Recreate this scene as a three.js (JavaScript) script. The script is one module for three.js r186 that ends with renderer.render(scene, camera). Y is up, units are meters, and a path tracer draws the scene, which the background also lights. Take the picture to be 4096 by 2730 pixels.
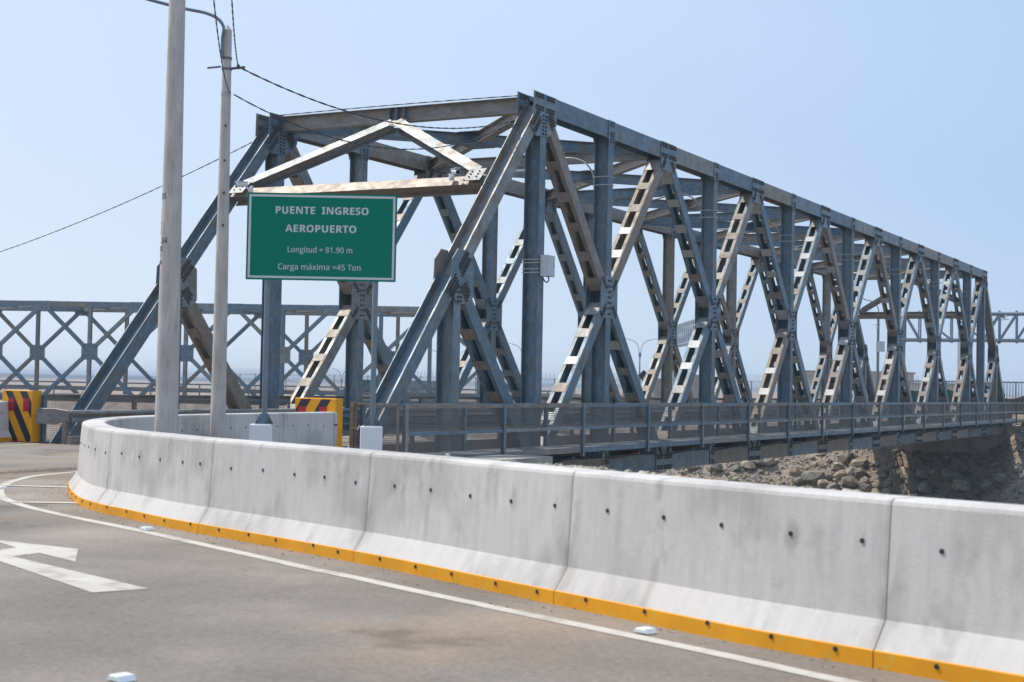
import * as THREE from 'three';
import { mergeGeometries } from 'three/addons/utils/BufferGeometryUtils.js';
import { FontLoader } from 'three/addons/loaders/FontLoader.js';
import { TextGeometry } from 'three/addons/geometries/TextGeometry.js';
import { ConvexGeometry } from 'three/addons/geometries/ConvexGeometry.js';

// ------------------------------------------------------------------ camera, sky, sun, exposure
const scene = new THREE.Scene();
const camera = new THREE.PerspectiveCamera(25.434, 1024 / 682, 0.3, 6000);
camera.rotation.order = 'YXZ';
camera.position.set(-27.898, 1.635, 18.727);
camera.rotation.set(0.02973, -1.08365, 0.01911);
camera.focus = 46; camera.userData.fStop = 3.2;
camera.updateMatrixWorld(true);

const SUN = new THREE.Vector3(-0.019, 0.839, -0.544).normalize();   // high, behind the bridge to the left
const sun = new THREE.DirectionalLight(new THREE.Color(1.0, 0.92, 0.82), 2.9);
sun.position.copy(SUN).multiplyScalar(150).add(new THREE.Vector3(30, 0, 0));
sun.target.position.set(30, 0, 0);
sun.castShadow = true; sun.shadow.radius = 1.2; sun.shadow.mapSize.set(4096, 4096);
Object.assign(sun.shadow.camera, { left: -110, right: 110, top: 110, bottom: -110, near: 1, far: 400 });
scene.add(sun, sun.target);

const renderer = new THREE.WebGLRenderer({ antialias: true });
renderer.setSize(1024, 682);
renderer.toneMapping = THREE.LinearToneMapping;
renderer.toneMappingExposure = 1.25;
renderer.shadowMap.enabled = true;

function makeSky() {                                  // clear, slightly hazy coastal air: deep blue overhead, pale towards horizon and sun
  const W = 1024, H = 512, d = new Float32Array(W * H * 4);
  const zen = [0.32, 0.46, 0.70], mid = [0.50, 0.61, 0.765], hor = [0.625, 0.69, 0.765];
  for (let j = 0; j < H; j++) for (let i = 0; i < W; i++) {
    const az = ((i + 0.5) / W - 0.5) * 2 * Math.PI, el = ((j + 0.5) / H - 0.5) * Math.PI;
    const x = Math.cos(el) * Math.cos(az), z = Math.cos(el) * Math.sin(az), y = Math.sin(el);
    const h = Math.max(0, y), a = Math.exp(-h * 7.0), b = Math.exp(-h * 1.9);
    const c = Math.max(-1, Math.min(1, x * SUN.x + y * SUN.y + z * SUN.z));
    const glow = 0.52 * Math.pow(Math.max(0, c * 0.5 + 0.5), 4.0) - 0.08 + 0.7 * Math.pow(Math.max(0, c), 24);
    const wisp = 0.5 + 0.5 * Math.sin(x * 7 + Math.sin(z * 9 + y * 14) * 1.3 + y * 31);
    for (let k = 0; k < 3; k++) {
      let v = zen[k] + (mid[k] - zen[k]) * b + (hor[k] - mid[k]) * a;
      v *= 1.05 - Math.pow(1 - c * c, 8) * (1 - 0.35 * a) * [0.44, 0.29, 0.15][k];            // bluest at right angles to the sun
      v += glow * [0.42, 0.40, 0.36][k] + 0.012 * wisp * [1.2, 1, 0.8][k];
      if (y < 0) v = [0.30, 0.33, 0.36][k] * Math.exp(y * 3) + [0.16, 0.15, 0.14][k] * (1 - Math.exp(y * 3));
      d[(j * W + i) * 4 + k] = v;
    }
    d[(j * W + i) * 4 + 3] = 1;
  }
  const t = new THREE.DataTexture(d, W, H, THREE.RGBAFormat, THREE.FloatType);
  t.mapping = THREE.EquirectangularReflectionMapping; t.magFilter = t.minFilter = THREE.LinearFilter; t.wrapS = THREE.RepeatWrapping; t.needsUpdate = true;
  return t;
}
const skyTex = makeSky();
scene.background = skyTex; scene.environment = skyTex;

// ------------------------------------------------------------------ helpers
let seed = 20240611;
function rnd() { seed = (seed + 0x6D2B79F5) | 0; let t = Math.imul(seed ^ (seed >>> 15), 1 | seed); t = (t + Math.imul(t ^ (t >>> 7), 61 | t)) ^ t; return ((t ^ (t >>> 14)) >>> 0) / 4294967296; }
const rr = (a, b) => a + (b - a) * rnd();
const V = (x, y, z) => new THREE.Vector3(x, y, z);
const used = {};
function numbered(n) { used[n] = (used[n] ?? -1) + 1; return used[n] ? `${n}_${String(used[n]).padStart(3, '0')}` : n; }
function put(o, parent) { o.castShadow = o.receiveShadow = true; (parent ?? scene).add(o); return o; }
function part(name, geo, mat, parent, kind) { const m = new THREE.Mesh(geo, mat); m.name = name; if (kind) m.userData.kind = kind; return put(m, parent); }
function tag(o, label, category, group) { o.userData.label = label; o.userData.category = category; if (group) o.userData.group = group; return o; }
function thing(name, label, category, pos = [0, 0, 0], turn = 0, group) { const g = new THREE.Group(); g.name = numbered(name); g.position.set(...pos); g.rotation.y = turn; scene.add(g); return tag(g, label, category, group); }
function single(name, geo, mat, label, category, group) { const m = part(numbered(name), geo, mat); return tag(m, label, category, group); }
function structure(name, geo, mat) { const m = part(numbered(name), geo, mat); m.userData.kind = 'structure'; return m; }
function clean(g) { g = g.index ? g.toNonIndexed() : g; for (const k of Object.keys(g.attributes)) if (!['position', 'normal', 'uv'].includes(k)) g.deleteAttribute(k); return g; }
function tri(g, ox = 0, oy = 0) {                     // uv in metres, face by face, from the dominant axis
  g = clean(g); const p = g.attributes.position, n = p.count, uv = new Float32Array(n * 2), a = V(), b = V(), c = V();
  for (let i = 0; i < n; i += 3) {
    a.fromBufferAttribute(p, i); b.fromBufferAttribute(p, i + 1); c.fromBufferAttribute(p, i + 2);
    const nn = b.clone().sub(a).cross(c.clone().sub(a)), ax = Math.abs(nn.x), ay = Math.abs(nn.y), az = Math.abs(nn.z);
    [a, b, c].forEach((q, k) => {
      const [u, v] = ax >= ay && ax >= az ? [q.z + 3.7, q.y] : ay >= az ? [q.z + 1.3, q.x] : [q.y + 7.9, q.x];
      uv[(i + k) * 2] = u + ox; uv[(i + k) * 2 + 1] = v + oy;
    });
  }
  g.setAttribute('uv', new THREE.BufferAttribute(uv, 2)); return g;
}
function bx(w, h, d, x = 0, y = 0, z = 0) { return clean(new THREE.BoxGeometry(w, h, d).translate(x, y, z)); }
const merge = (l) => mergeGeometries(l.map(clean), false);
function tube(pts, r, seg = 24, rad = 6) { return clean(new THREE.TubeGeometry(new THREE.CatmullRomCurve3(pts), seg, r, rad, false)); }
function cyl(r0, r1, a, b, n = 10) {                   // tapered cylinder from point a to point b
  const d = b.clone().sub(a), L = d.length(), g = new THREE.CylinderGeometry(r1, r0, L, n, 1);
  g.translate(0, L / 2, 0).applyQuaternion(new THREE.Quaternion().setFromUnitVectors(V(0, 1, 0), d.normalize())).translate(a.x, a.y, a.z); return clean(g);
}
function bar(a, b, w, h, side = V(0, 0, 1)) { const m = bx(a.distanceTo(b), h, w); m.applyMatrix4(frame(a, b, side)); return m; }
function frame(a, b, side = V(0, 0, 1)) {              // local x from a to b, origin midway, local z close to 'side'
  const x = b.clone().sub(a).normalize(), y = side.clone().cross(x).normalize(), z = x.clone().cross(y);
  return new THREE.Matrix4().makeBasis(x, y, z).setPosition(a.clone().add(b).multiplyScalar(0.5));
}
function place(name, geo, mat, parent, a, b, side) { const m = part(name, geo, mat, parent); m.applyMatrix4(frame(a, b, side)); return m; }
function plate(pts, t) {                               // flat plate in xy, centred on z = 0
  const s = new THREE.Shape(pts.map(([x, y]) => new THREE.Vector2(x, y)));
  return tri(new THREE.ExtrudeGeometry(s, { depth: t, bevelEnabled: false }).translate(0, 0, -t / 2));
}
// tileable noise
function lattice(n, s) { const a = new Float32Array(n * n); const keep = seed; seed = s; for (let i = 0; i < n * n; i++) a[i] = rnd(); seed = keep; return a; }
function tnoise(n, s) {
  const a = lattice(n, s);
  return (u, v) => {
    u = (u - Math.floor(u)) * n; v = (v - Math.floor(v)) * n; const i = Math.floor(u) % n, j = Math.floor(v) % n, i2 = (i + 1) % n, j2 = (j + 1) % n;
    let fx = u - Math.floor(u), fy = v - Math.floor(v); fx = fx * fx * (3 - 2 * fx); fy = fy * fy * (3 - 2 * fy);
    return (a[j * n + i] * (1 - fx) + a[j * n + i2] * fx) * (1 - fy) + (a[j2 * n + i] * (1 - fx) + a[j2 * n + i2] * fx) * fy;
  };
}
function tex(W, H, fn, color = true, rx = 1, ry = 1) {
  const d = new Uint8Array(W * H * 4);
  for (let j = 0; j < H; j++) for (let i = 0; i < W; i++) {
    const c = fn(i / W, j / H, i, j), k = (j * W + i) * 4;
    if (color) { d[k] = Math.max(0, Math.min(255, c[0])); d[k + 1] = Math.max(0, Math.min(255, c[1])); d[k + 2] = Math.max(0, Math.min(255, c[2])); } else d[k] = d[k + 1] = d[k + 2] = Math.max(0, Math.min(255, c));
    d[k + 3] = 255;
  }
  const t = new THREE.DataTexture(d, W, H); t.wrapS = t.wrapT = THREE.RepeatWrapping; t.magFilter = THREE.LinearFilter; t.minFilter = THREE.LinearMipmapLinearFilter; t.generateMipmaps = true;
  if (color) t.colorSpace = THREE.SRGBColorSpace; t.repeat.set(rx, ry); t.needsUpdate = true; return t;
}
const cl = (x, a = 0, b = 1) => Math.max(a, Math.min(b, x));
const ss = (a, b, x) => { x = cl((x - a) / (b - a)); return x * x * (3 - 2 * x); };
const N = [4, 8, 16, 32, 64, 128, 256].map((n, i) => tnoise(n, 77 + i * 13));
const fbm = (u, v, a, b) => { let s = 0, w = 0, k = 1; for (let i = a; i <= b; i++) { s += N[i](u + i * 0.17, v + i * 0.31) * k; w += k; k *= 0.6; } return s / w; };

// ------------------------------------------------------------------ materials
const std = (o) => new THREE.MeshStandardMaterial(o);
function steelTex(base, dust, amt, s) {                // galvanised spangle, runs along the bar, dried dust patches; 3 m tile
  return tex(512, 512, (u, v) => {
    const sp = N[6](u + s, v) * 0.5 + N[5](u, v + s) * 0.5, run = N[4](u * 1 + s, v * 0.25) * 0.6 + N[2](u + s, v) * 0.4;
    const d = ss(0.62 - amt, 0.98 - amt * 0.6, fbm(u + s, v + s * 0.7, 1, 5));
    const k = 0.83 + 0.2 * sp + 0.24 * (run - 0.5);
    return [0, 1, 2].map((c) => (base[c] * (1 - d) + dust[c] * d) * k);
  }, true, 1 / 3, 1 / 3);
}
const steelRough = tex(256, 256, (u, v) => 105 + 75 * fbm(u, v, 1, 5), false, 1 / 2.3, 1 / 2.3);
const galv = [[[132, 147, 156], [142, 134, 124], 0.1, 0.1], [[119, 138, 150], [138, 129, 118], 0.16, 0.4], [[148, 152, 153], [148, 137, 124], 0.26, 0.63], [[112, 133, 147], [134, 127, 118], 0.08, 0.8]].map((a) =>
  std({ map: steelTex(...a), roughnessMap: steelRough, roughness: 1, metalness: 0.42 }));
const dusty = [[[146, 137, 128], [150, 136, 120], 0.45, 0.2], [[142, 138, 133], [146, 133, 118], 0.35, 0.55]].map((a) => std({ map: steelTex(...a), roughnessMap: steelRough, roughness: 1, metalness: 0.2 }));
const shiny = std({ color: new THREE.Color(0.42, 0.42, 0.41), roughnessMap: steelRough, roughness: 1, metalness: 0.35 });
const pick = () => galv[Math.floor(rnd() * 4)];
const mix = (p = 0.25) => rnd() < p ? dusty[rnd() < 0.5 ? 0 : 1] : pick();
const boltMat = std({ color: new THREE.Color(0.085, 0.072, 0.064), roughness: 0.7, metalness: 0.3 });
const darkSteel = std({ color: new THREE.Color(0.16, 0.16, 0.16), roughness: 0.75, metalness: 0.3 });
const concTex = tex(2048, 512, (u, v) => {             // 12 m by 3 m tile: cloudy formwork concrete, runs, pores, damp halos round the tie holes, grout stains at the panel joints
  const U = u * 4, cloud = fbm(U * 0.5, v * 0.5, 0, 5), uw = U + 0.02 * (fbm(U, v, 2, 5) - 0.5), streak = N[5](uw * 0.5, v * 0.06) * 0.5 + N[6](uw * 0.5, v * 0.08) * 0.5, patch = ss(0.5, 0.72, fbm(U * 0.4 + 0.4, v * 0.35 + 0.2, 1, 5)), st2 = ss(0.55, 0.95, N[4](uw * 0.5, v * 0.11 + 0.3) * 0.7 + 0.3 * N[5](uw * 0.5, v * 0.5)) * ss(0.35, 0.75, fbm(u, v, 1, 4));
  const m = u * 12 + 1.12, p = ((m % 3) + 3) % 3, h = v * 3, id = Math.floor(m / 3), edge = Math.min(p, 3 - p), rag = 0.5 + fbm(U, v * 0.6 + id * 0.2, 3, 6);
  let stain = 0.13 * ss(0.04, 0.008, (p < 1.5 ? p * 0.7 : (3 - p) * 2.2) / rag) * ss(0.1, 0.3, h) * (0.35 + 0.65 * N[4](id * 0.31, v * 0.5)) + 0.06 * ss(0.16, 0.02, edge / rag) * ss(0.5, 0.62, N[3](u * 4, v * 0.3)) ;
  for (const f of [0.98, 2.02]) stain += 0.09 * ss(0.05, 0.01, Math.abs(p - f - 0.03 * (N[4](0.2, v * 0.4 + id * 0.1) - 0.5)) / rag) * ss(0.35, 0.6, N[3](f, v * 0.25 + id * 0.3));        // formwork sheet seams
  for (let i = 0; i < 5; i++) { const f = [0.07, 0.25, 0.45, 0.66, 0.87][i] * 3, w = [1, 0, 0.6, 0, 0.35][(i + id * 2) % 5], dx_ = (p - f) / 0.075, dy_ = (h - (0.72 + 0.02)) / 0.13, d = Math.hypot(dx_, dy_ + (dy_ < 0 ? 0.25 * dy_ : 0)) / (0.55 + 0.9 * fbm(U * 0.7, v * 0.7 + i * 0.2, 3, 6)); stain += 0.085 * w * ss(1, 0.35, d); }
  const pore = N[6](U * 1.5 % 1, v * 1.5 % 1) > 0.955 ? 0.88 : 1;
  const k = (0.94 + 0.1 * (cloud - 0.5) + 0.07 * (streak - 0.5) - 0.1 * patch - 0.1 * st2 - stain) * pore;
  return [(216 + 8 * stain) * k, 211 * k, (204 - 20 * stain) * k];
}, true, 1 / 12, 1 / 3);
const concBump = tex(512, 512, (u, v) => 128 + 70 * (fbm(u, v, 2, 6) - 0.5) + 40 * (N[6](u * 2 % 1, v * 2 % 1) - 0.5), false, 1 / 3, 1 / 3);
const concrete = std({ map: concTex, bumpMap: concBump, bumpScale: 0.006, roughness: 0.88 });
const oldConc = std({ map: concTex, color: new THREE.Color(0.62, 0.6, 0.56), bumpMap: concBump, bumpScale: 0.01, roughness: 0.95 });
const groutMat = std({ color: new THREE.Color(0.36, 0.31, 0.26), bumpMap: concBump, bumpScale: 0.01, roughness: 0.95 });
const plinthMat = std({ color: new THREE.Color(0.8, 0.8, 0.82), bumpMap: concBump, bumpScale: 0.004, roughness: 0.8 });
const yellowTex = tex(512, 512, (u, v) => {
  const d = fbm(u, v, 1, 6), w = ss(0.66, 0.74, fbm(u + 0.3, v, 3, 6)), sc = ss(0.7, 0.9, fbm(u, v, 2, 6)) * 0.08;
  const k = 0.96 + 0.16 * (d - 0.5) - sc; return [(244 * (1 - w * 0.1) + 8 * w) * k, (166 + 10 * w) * k, (4 + 60 * w) * k];
}, true, 1 / 2, 1 / 2);
const yellow = std({ map: yellowTex, bumpMap: concBump, bumpScale: 0.005, roughness: 0.62 });
const blackPaint = std({ color: new THREE.Color(0.02, 0.021, 0.023), roughness: 0.5 });
const redRefl = std({ color: new THREE.Color(0.42, 0.008, 0.02), roughness: 0.35 });
const holeMat = std({ color: new THREE.Color(0.03, 0.03, 0.032), roughness: 0.95 });
const roadTex = tex(2048, 2048, (u, v) => {            // 26 m tile
  const big = fbm(u, v, 0, 3), mid = fbm(u + 0.2, v + 0.6, 2, 5), fine = N[6](u * 7 % 1, v * 7 % 1), fine2 = N[6](u * 4 % 1, v * 4 % 1);
  const brown = ss(0.5, 0.72, fbm(u + 0.7, v + 0.1, 1, 5)), dark = ss(0.63, 0.8, fbm(u + 0.15, v + 0.85, 2, 6)), track = ss(0.55, 0.9, N[4](u * 0.5, v * 0.06)) * 0.05;
  const speck = N[6](u * 5 % 1, v * 5 % 1) > 0.965 ? 0.82 : 1;
  const k = (0.93 + 0.3 * (big - 0.5) + 0.34 * (mid - 0.5) + 0.12 * (fine - 0.5) + 0.1 * (fine2 - 0.5) - 0.2 * dark - track) * speck;
  return [(142 + 8 * brown) * k, (132 - 1 * brown) * k, (121 - 10 * brown) * k];
}, true, 1 / 26, 1 / 26);
const roadBump = tex(1024, 1024, (u, v) => 128 + 90 * (N[6](u * 4 % 1, v * 4 % 1) - 0.5) + 60 * (fbm(u, v, 2, 6) - 0.5), false, 1 / 5, 1 / 5);
const asphalt = std({ map: roadTex, bumpMap: roadBump, bumpScale: 0.006, roughness: 0.9 });
const paintTex = tex(512, 512, (u, v) => { const w = ss(0.5, 0.75, fbm(u, v, 2, 6)), d = fbm(u + 0.5, v, 0, 4); const k = 0.94 + 0.16 * (d - 0.5); return [(204 - 24 * w) * k, (197 - 26 * w) * k, (185 - 28 * w) * k]; }, true, 1 / 3, 1 / 3);
const whitePaint = std({ map: paintTex, roughness: 0.75 });
const studMat = std({ color: new THREE.Color(0.78, 0.8, 0.8), roughness: 0.4 });
const soilTex = tex(1024, 1024, (u, v) => {
  const a = fbm(u, v, 1, 6), f = N[6](u * 3 % 1, v * 3 % 1), g = ss(0.45, 0.7, fbm(u + 0.3, v + 0.4, 2, 5)); const k = 0.86 + 0.3 * (a - 0.5) + 0.45 * (f - 0.5);
  return [(182 - 14 * g) * k, (163 - 8 * g) * k, (143 + 2 * g) * k];
}, true, 1 / 7, 1 / 7);
const soilBump = tex(512, 512, (u, v) => 128 + 200 * (fbm(u, v, 3, 6) - 0.5), false, 1 / 4, 1 / 4);
const soil = std({ map: soilTex, bumpMap: soilBump, bumpScale: 0.12, roughness: 1 });
const stoneTex = tex(512, 512, (u, v) => { const a = fbm(u, v, 1, 6), f = N[6](u, v); const k = 0.85 + 0.5 * (a - 0.5) + 0.2 * (f - 0.5); return [160 * k, 152 * k, 138 * k]; }, true, 1 / 2, 1 / 2);
const stones = [[1, 1, 1], [0.78, 0.8, 0.82], [1.1, 1.02, 0.9], [0.6, 0.6, 0.6]].map((c) => std({ map: stoneTex, color: new THREE.Color(...c).multiplyScalar(1.25), bumpMap: soilBump, bumpScale: 0.03, roughness: 0.95 }));
const meshTex = tex(64, 64, (u, v) => (u % 0.5 < 0.075 || v % 0.5 < 0.075) ? 255 : 0, false, 1 / 0.10, 1 / 0.10);
const meshMat = std({ color: new THREE.Color(0.24, 0.21, 0.18), alphaMap: meshTex, transparent: true, side: THREE.DoubleSide, roughness: 0.7, metalness: 0.2 });
const gateMesh = meshMat.clone(); gateMesh.alphaMap = tex(64, 64, (u, v) => (u < 0.085 || v < 0.085) ? 255 : 0, false, 1 / 0.045, 1 / 0.045);
const chainMat = std({ color: new THREE.Color(0.45, 0.46, 0.46), alphaMap: tex(64, 64, (u, v) => (Math.abs(((u + v) % 1) - 0.5) < 0.07 || Math.abs(((u - v + 1) % 1) - 0.5) < 0.07) ? 255 : 0, false, 1 / 0.12, 1 / 0.12), transparent: true, side: THREE.DoubleSide, roughness: 0.6, metalness: 0.3 });
const greenNet = std({ color: new THREE.Color(0.012, 0.09, 0.06), roughness: 0.9, side: THREE.DoubleSide });
const brownNet = std({ color: new THREE.Color(0.10, 0.085, 0.06), roughness: 0.95, side: THREE.DoubleSide });
const whitePlastic = std({ color: new THREE.Color(0.74, 0.75, 0.76), roughness: 0.45 });
const boxGrey = std({ color: new THREE.Color(0.56, 0.59, 0.62), roughness: 0.5 });
const lens = std({ color: new THREE.Color(0.01, 0.01, 0.012), roughness: 0.12 });
const poleTex = tex(512, 512, (u, v) => { const a = fbm(u, v, 1, 6), s = ss(0.6, 0.9, N[4](u, v * 0.1)) * ss(0.4, 0.7, N[2](u, v)); const k = 0.92 + 0.18 * (a - 0.5) - 0.1 * s; return [206 * k, 197 * k, 188 * k]; });
const poleMat = std({ map: poleTex, roughness: 0.85 });
const cableMat = std({ color: new THREE.Color(0.02, 0.028, 0.035), roughness: 0.6 });
const gantryMat = std({ color: new THREE.Color(0.22, 0.27, 0.31), roughness: 0.5, metalness: 0.4 });

// ------------------------------------------------------------------ the setting: ground with the river channel, road, water, hills
const nearEdge = (z) => (z > 2.3 ? 5 - 11.5 * ss(2.3, 3.4, z) : 5.0) + (z < -10 ? (-10 - z) * 0.3 : 0);
const farEdge = (z) => 80 + (z < -32 ? (-32 - z) * 0.5 : 0) - (z > 0 ? Math.min(z, 6) * 0.5 : 0);
function groundY(x, z, rough = true) {
  const n = rough ? 0.55 * (fbm(x * 0.021 + 5, z * 0.021 + 3, 1, 4) - 0.5) + 0.5 * (fbm(x * 0.07, z * 0.07, 1, 4) - 0.5) : 0;
  const a = nearEdge(z), b = farEdge(z);
  if (x < a) return -0.08;
  const bed = -6.6 + n * 0.6;
  const top = -2.55 + 2.15 * ss(-1.8, 2.2, z) + 1.3 * ss(-12, -20, z);
  const y1 = -0.08 - (x - a) * 0.62 + n * cl((x - a) / 2), y2 = top - (b - x) * 0.66 + n;
  if (x > b + 1.2) return Math.min(0.35, top + (x - b - 1.2) * 0.45 + n * 0.4);
  if (x > b) return top + n * 0.5;
  return Math.max(bed, y1, y2);
}
{
  const xs = [], zs = [];
  for (const [a, b, s] of [[-3000, -100, 290], [-100, 0, 10], [0, 60, 3], [60, 68, 0.8], [68, 84, 0.25], [84, 100, 1.2], [100, 300, 14], [300, 3000, 150]]) for (let x = a; x < b - 1e-6; x += s) xs.push(x); xs.push(3000);
  for (const [a, b, s] of [[-3000, -300, 150], [-300, -60, 10], [-60, -32, 2], [-32, 8, 0.3], [8, 40, 2], [40, 400, 36], [400, 3000, 200]]) for (let z = a; z < b - 1e-6; z += s) zs.push(z); zs.push(3000);
  const nx = xs.length, nz = zs.length, pos = new Float32Array(nx * nz * 3), uv = new Float32Array(nx * nz * 2), idx = [];
  for (let j = 0; j < nz; j++) for (let i = 0; i < nx; i++) { const k = j * nx + i; pos.set([xs[i], groundY(xs[i], zs[j]), zs[j]], k * 3); uv.set([xs[i], zs[j]], k * 2); }
  for (let j = 0; j < nz - 1; j++) for (let i = 0; i < nx - 1; i++) { const k = j * nx + i; idx.push(k, k + nx, k + 1, k + 1, k + nx, k + nx + 1); }
  const g = new THREE.BufferGeometry(); g.setAttribute('position', new THREE.BufferAttribute(pos, 3)); g.setAttribute('uv', new THREE.BufferAttribute(uv, 2)); g.setIndex(idx); g.computeVertexNormals();
  structure('ground', g, soil);
}
function sheet(pts, y, uvScale = 1) {                  // polygon of (x, z) points laid flat at height y
  const s = new THREE.Shape(pts.map(([x, z]) => new THREE.Vector2(x, -z))), g = new THREE.ShapeGeometry(s); g.rotateX(-Math.PI / 2).translate(0, y, 0); return g;
}
structure('road', sheet([[-120, -14], [-0.3, -14], [-0.3, 0.6], [-4, 1.6], [-12, 6], [-15, 11], [-14, 60], [-120, 60]], 0), asphalt);
{ // river water
  const g = new THREE.PlaneGeometry(900, 900).rotateX(-Math.PI / 2).translate(200, -6.45, -300);
  structure('river_water', g, std({ color: new THREE.Color(0.16, 0.16, 0.13), roughness: 0.12, bumpMap: soilBump, bumpScale: 0.02 }));
}
// the far road beyond the bridge
structure('far_road', sheet([[82.2, -8.3], [140, -8.3], [140, -0.6], [82.2, -0.6]], 0.42), asphalt);

// ------------------------------------------------------------------ road paint
function ribbon(pts, w, y) {
  const c = new THREE.CatmullRomCurve3(pts.map(([x, z]) => V(x, 0, z)), false, 'centripetal'), n = pts.length * 8, pos = [], uv = [], idx = []; let d = 0, last = null;
  for (let i = 0; i <= n; i++) { const p = c.getPoint(i / n), t = c.getTangent(i / n); if (last) d += p.distanceTo(last); last = p; const jx = (fbm(i * 0.013, 0.5, 3, 5) - 0.5) * 0.012; for (const s of [-1, 1]) { pos.push(p.x - t.z * s * (w / 2 + jx), y, p.z + t.x * s * (w / 2 + jx)); uv.push(s * w / 2, d); } if (i < n) { const k = i * 2; idx.push(k, k + 2, k + 1, k + 1, k + 2, k + 3); } }
  const g = new THREE.BufferGeometry(); g.setAttribute('position', new THREE.Float32BufferAttribute(pos, 3)); g.setAttribute('uv', new THREE.Float32BufferAttribute(uv, 2)); g.setIndex(idx); g.computeVertexNormals(); 
  const nn = g.attributes.normal; if (nn.getY(0) < 0) { for (let i = 0; i < idx.length; i += 3) [idx[i], idx[i + 1]] = [idx[i + 1], idx[i]]; g.setIndex(idx); g.computeVertexNormals(); }
  return g;
}
const edgeLine = [[-5.2, -0.75], [-8.21, -0.22], [-9.52, 0.14], [-10.37, 0.64], [-11.23, 1.28], [-11.86, 1.84], [-12.45, 2.44], [-13.1, 3.2], [-13.55, 3.88], [-14.0, 4.65], [-14.6, 5.9], [-15.05, 6.94], [-15.4, 7.71], [-15.66, 8.27], [-16.07, 9.13], [-16.49, 10.02], [-16.93, 10.91], [-17.26, 11.67], [-17.53, 12.24], [-18.02, 13.31], [-18.41, 14.2], [-18.74, 14.96], [-19.06, 15.67], [-19.27, 16.09], [-19.9, 17.6], [-21, 20.5]];
structure('edge_line', ribbon(edgeLine, 0.14, 0.004), whitePaint);
structure('hatch_line', ribbon([[-11.45, 1.42], [-11.06, 2.41]], 0.2, 0.008), whitePaint);
structure('hatch_line', ribbon([[-13.55, 3.8], [-13.08, 4.56]], 0.2, 0.008), whitePaint);
structure('lane_arrow', sheet([[-17.04, 8.34], [-17.8, 9.04], [-17.5, 8.3], [-17.84, 8.32], [-18.76, 10.73], [-19.17, 10.53], [-18.18, 8.53], [-18.1, 8.36], [-17.52, 7.83], [-17.3, 7.8], [-17.09, 7.37], [-17.06, 7.24], [-16.93, 7.2]], 0.004), whitePaint);
structure('kerb_line', ribbon([[-8, -8.0], [-2.19, -8.4], [-1.5, -8.52], [-0.5, -8.85]], 0.13, 0.004), whitePaint);
structure('lane_line', ribbon([[-4.4, -4.72], [-3.2, -4.88], [-1.2, -5.1]], 0.1, 0.004), std({ color: new THREE.Color(0.5, 0.34, 0.16), roughness: 0.85 }));
const studs = [[-15.25, 7.61, 0.4, 'white road stud beside the edge line, nearest the barrier bend'], [-11.95, 1.95, 0.8, 'white road stud at the far tip of the hatched nose'], [-18.5, 14.8, 0.35, 'white road stud on the edge line below the long barrier'], [-21.61, 13.05, 0.4, 'white road stud at the bottom edge of the picture']];
for (const [x, z, a, l] of studs) {
  const s = new THREE.Shape([[-0.06, 0], [0.06, 0], [0.04, 0.024], [-0.04, 0.024]].map((p) => new THREE.Vector2(...p)));
  const m = single('road_stud', clean(new THREE.ExtrudeGeometry(s, { depth: 0.1, bevelEnabled: true, bevelSize: 0.004, bevelThickness: 0.004, bevelSegments: 1 }).translate(0, 0.004, -0.05)), studMat, l, 'road stud', 'road studs along the edge line');
  m.position.set(x, 0.006, z); m.rotation.y = a + 0.9;
}

// ------------------------------------------------------------------ concrete barriers
const barrierPath = [[-20.6, 21.0], [-19.75, 18.75], [-19.1, 16.98], [-18.696, 15.915], [-18.444, 15.323], [-18.047, 14.524], [-17.75, 13.9], [-17.196, 12.77], [-16.6, 11.6], [-16.0, 10.25], [-15.64, 9.405], [-15.33, 8.65], [-14.92, 7.66], [-14.56, 6.95], [-14.32, 6.5], [-14.07, 5.98], [-13.8, 5.5], [-13.37, 4.85], [-12.78, 4.154], [-12.07, 3.39], [-11.3, 2.63], [-10.5, 1.99], [-9.75, 1.48], [-8.6, 0.88], [-7.1, 0.34], [-5.6, 0.02], [-4.1, -0.17], [-2.5, -0.3], [-0.74, -0.42]];
const profile = [[0.004, 0], [0.004, 0.103], [0.12, 0.275], [0.166, 0.962], [0.175, 0.985], [0.2, 0.998], [0.46, 1.0], [0.487, 0.988], [0.498, 0.965], [0.5, 0]];
const footProfile = [[-0.003, 0], [-0.003, 0.102], [0.001, 0.106], [0.008, 0.108], [0.008, 0]];
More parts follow.
